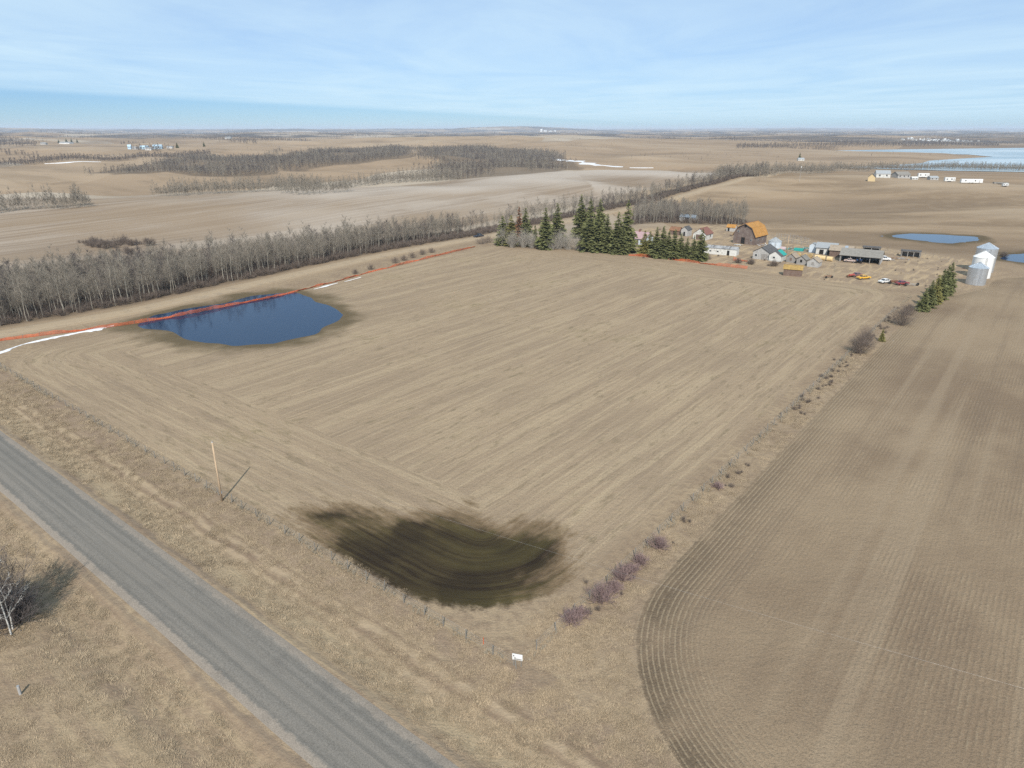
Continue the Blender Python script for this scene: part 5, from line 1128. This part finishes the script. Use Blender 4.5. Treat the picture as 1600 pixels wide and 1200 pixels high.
far_house('small cream cottage with steep dark roof on the ridge', 1361.5, 283, 9, 11, m_yel, m_dark, ratio=.9, yaw=math.radians(60), name='cottage', roofk=.42)
far_house('large two-part white house with grey roof above the lake', 1378, 277, 20, 10, m_white, m_metal, yaw=-.25)
far_house('grey gabled house right of the white one above the lake', 1407, 278, 22, 9, m_lgrey, m_shing, yaw=.2)
far_house('low grey garage in front of the camper trailer', 1457, 281, 13, 5.5, m_lgrey, m_metal, name='garage', cat='garage')
far_house('pale low shed left of the camper trailer', 1428, 280.5, 9, 4, m_white, m_white, name='shed', cat='shed')
def trailer(label, px, py, Lpx, hpx, name='camper_trailer', cat='trailer', mat=None):
    p = at(px, py); d = p.y * math.cos(PITCH) + CAM_H * math.sin(PITCH); L, H = Lpx * d / FOCAL, hpx * d / FOCAL; e = empty(name, p, -.12); tag(e, label, cat)
    MB().prism([(-1.2, .6), (1.2, .6), (1.2, H - .2), (1.0, H), (-1.0, H), (-1.2, H - .2)], -L / 2, L / 2).obj('body', mat or m_wbin, e)
    for x in (-L * .3, L * .15): f = MB().box(x - .5, x + .5, -1.23, -1.203, H * .5, H * .75).obj('window', m_glass, e)
    MB().box(L * .33, L * .33 + .7, -1.23, -1.203, .7, H * .8).obj('door', m_lgrey, e)
    for x in (-L * .1, L * .05): MB().tube((x, -1.25, .4), (x, 1.25, .4), .4, k=12).obj('wheel', m_tyre, e)
    MB().tube((L / 2, 0, .65), (L / 2 + 1.2, 0, .6), .08, k=5).obj('hitch', m_metal, e)
trailer('white camper trailer parked behind the low grey garage', 1442, 277.5, 16, 6.5); trailer('white motorhome parked left of the long white trailer', 1483, 284, 15, 6.5, 'motorhome', 'motorhome'); trailer('very long white semi trailer on the far yard', 1517, 286.5, 31, 6.5, 'semi_trailer')
trailer('flat dark freight trailer near the right edge', 1563, 288, 21, 3.2, 'flatbed_trailer', mat=m_shing); trailer('small white truck body behind the flat freight trailer', 1570, 291.5, 8, 4.5, 'truck_body')
far_house('white farm building with a dark spruce on the marsh', 1251, 251, 9, 4, m_white, m_metal, name='farm_building', cat='building')
put_spruce(1249, 249, 10, 0, 'dark far spruce beside the white marsh building', 'far spruces')
LV = 'white houses of the lakeside village'
for i in range(70):
    px = 1408 + 122 * rng.random(); py = 216.6 + 5.6 * ((px - 1408) / 122) * .8 + rng.uniform(-1.2, 2.2); far_house('tiny white house in the lakeside village across the ice', px, py, rng.uniform(2.0, 3.6), rng.uniform(1.0, 1.7), m_wbin, rng.choice([m_metal, m_wbin, m_shing]), LV, yaw=rng.uniform(-.6, .6), ratio=1.3)
m_pb = plain('pale_blue_steel', (.45, .62, .75), .5, var=.1)
for px, py, w, h, wm, lb in ((203, 233, 5, 6.5, m_pb, 'pale blue tower-like farm building at the left end of the far farm'), (212, 233.5, 8, 4, m_lgrey, 'grey building second in the far farm'), (226, 233, 12, 5, m_pb, 'pale blue long hall in the far farm'), (233, 234.5, 9, 4, m_wbin, 'white building in the middle of the far farm'), (247, 232.5, 13, 6, m_pb, 'blue roofed hall at the right of the far farm'), (266, 231.5, 9, 3, m_wbin, 'white low building right of the far farm'),
    (104, 224.5, 17, 2.5, m_wbin, 'long white far barn under a dark tree row'), (69, 226, 9, 3, m_lgrey, 'small grey building left of the long white far barn'), (357, 217, 9, 3, m_wbin, 'lone white far building near the centre left horizon')):
    far_house(lb, px, py, w, h, wm, m_metal if wm is not m_pb else m_pb, 'far farm buildings', 'building', 1.8, name='farm_building', roofk=.3)
for px, py, h, lb in ((277, 231, 8, 'dark far spruce right of the far farm'), (319, 229, 7, 'dark far spruce farther right of the far farm'), (92, 223.5, 6, 'first dark spruce behind the long white far barn'), (104, 222.5, 6, 'second dark spruce behind the long white far barn'), (112, 222.5, 6.5, 'third dark spruce behind the long white far barn'), (121, 222.8, 6, 'last dark spruce behind the long white far barn')): put_spruce(px, py, h, 0, lb, 'far spruces')
for i, (px, w, h) in enumerate(((846, 3.0, 4.5), (852, 4.5, 2.6), (860, 5.0, 2.0), (867, 3.0, 2.4))): far_house(['tall white grain elevator on the horizon', 'white shed right of the grain elevator', 'long white shed in the horizon elevator group', 'last white shed of the horizon elevator group'][i], px, 206.2, w, h, m_wbin, m_wbin, 'elevator on the horizon', 'building', 1.2, name='grain_elevator' if i == 0 else 'elevator_shed', roofk=.25)
print('objects', len(bpy.data.objects), 'tris', sum(len(m.loops) - 2 * len(m.polygons) for m in bpy.data.meshes))
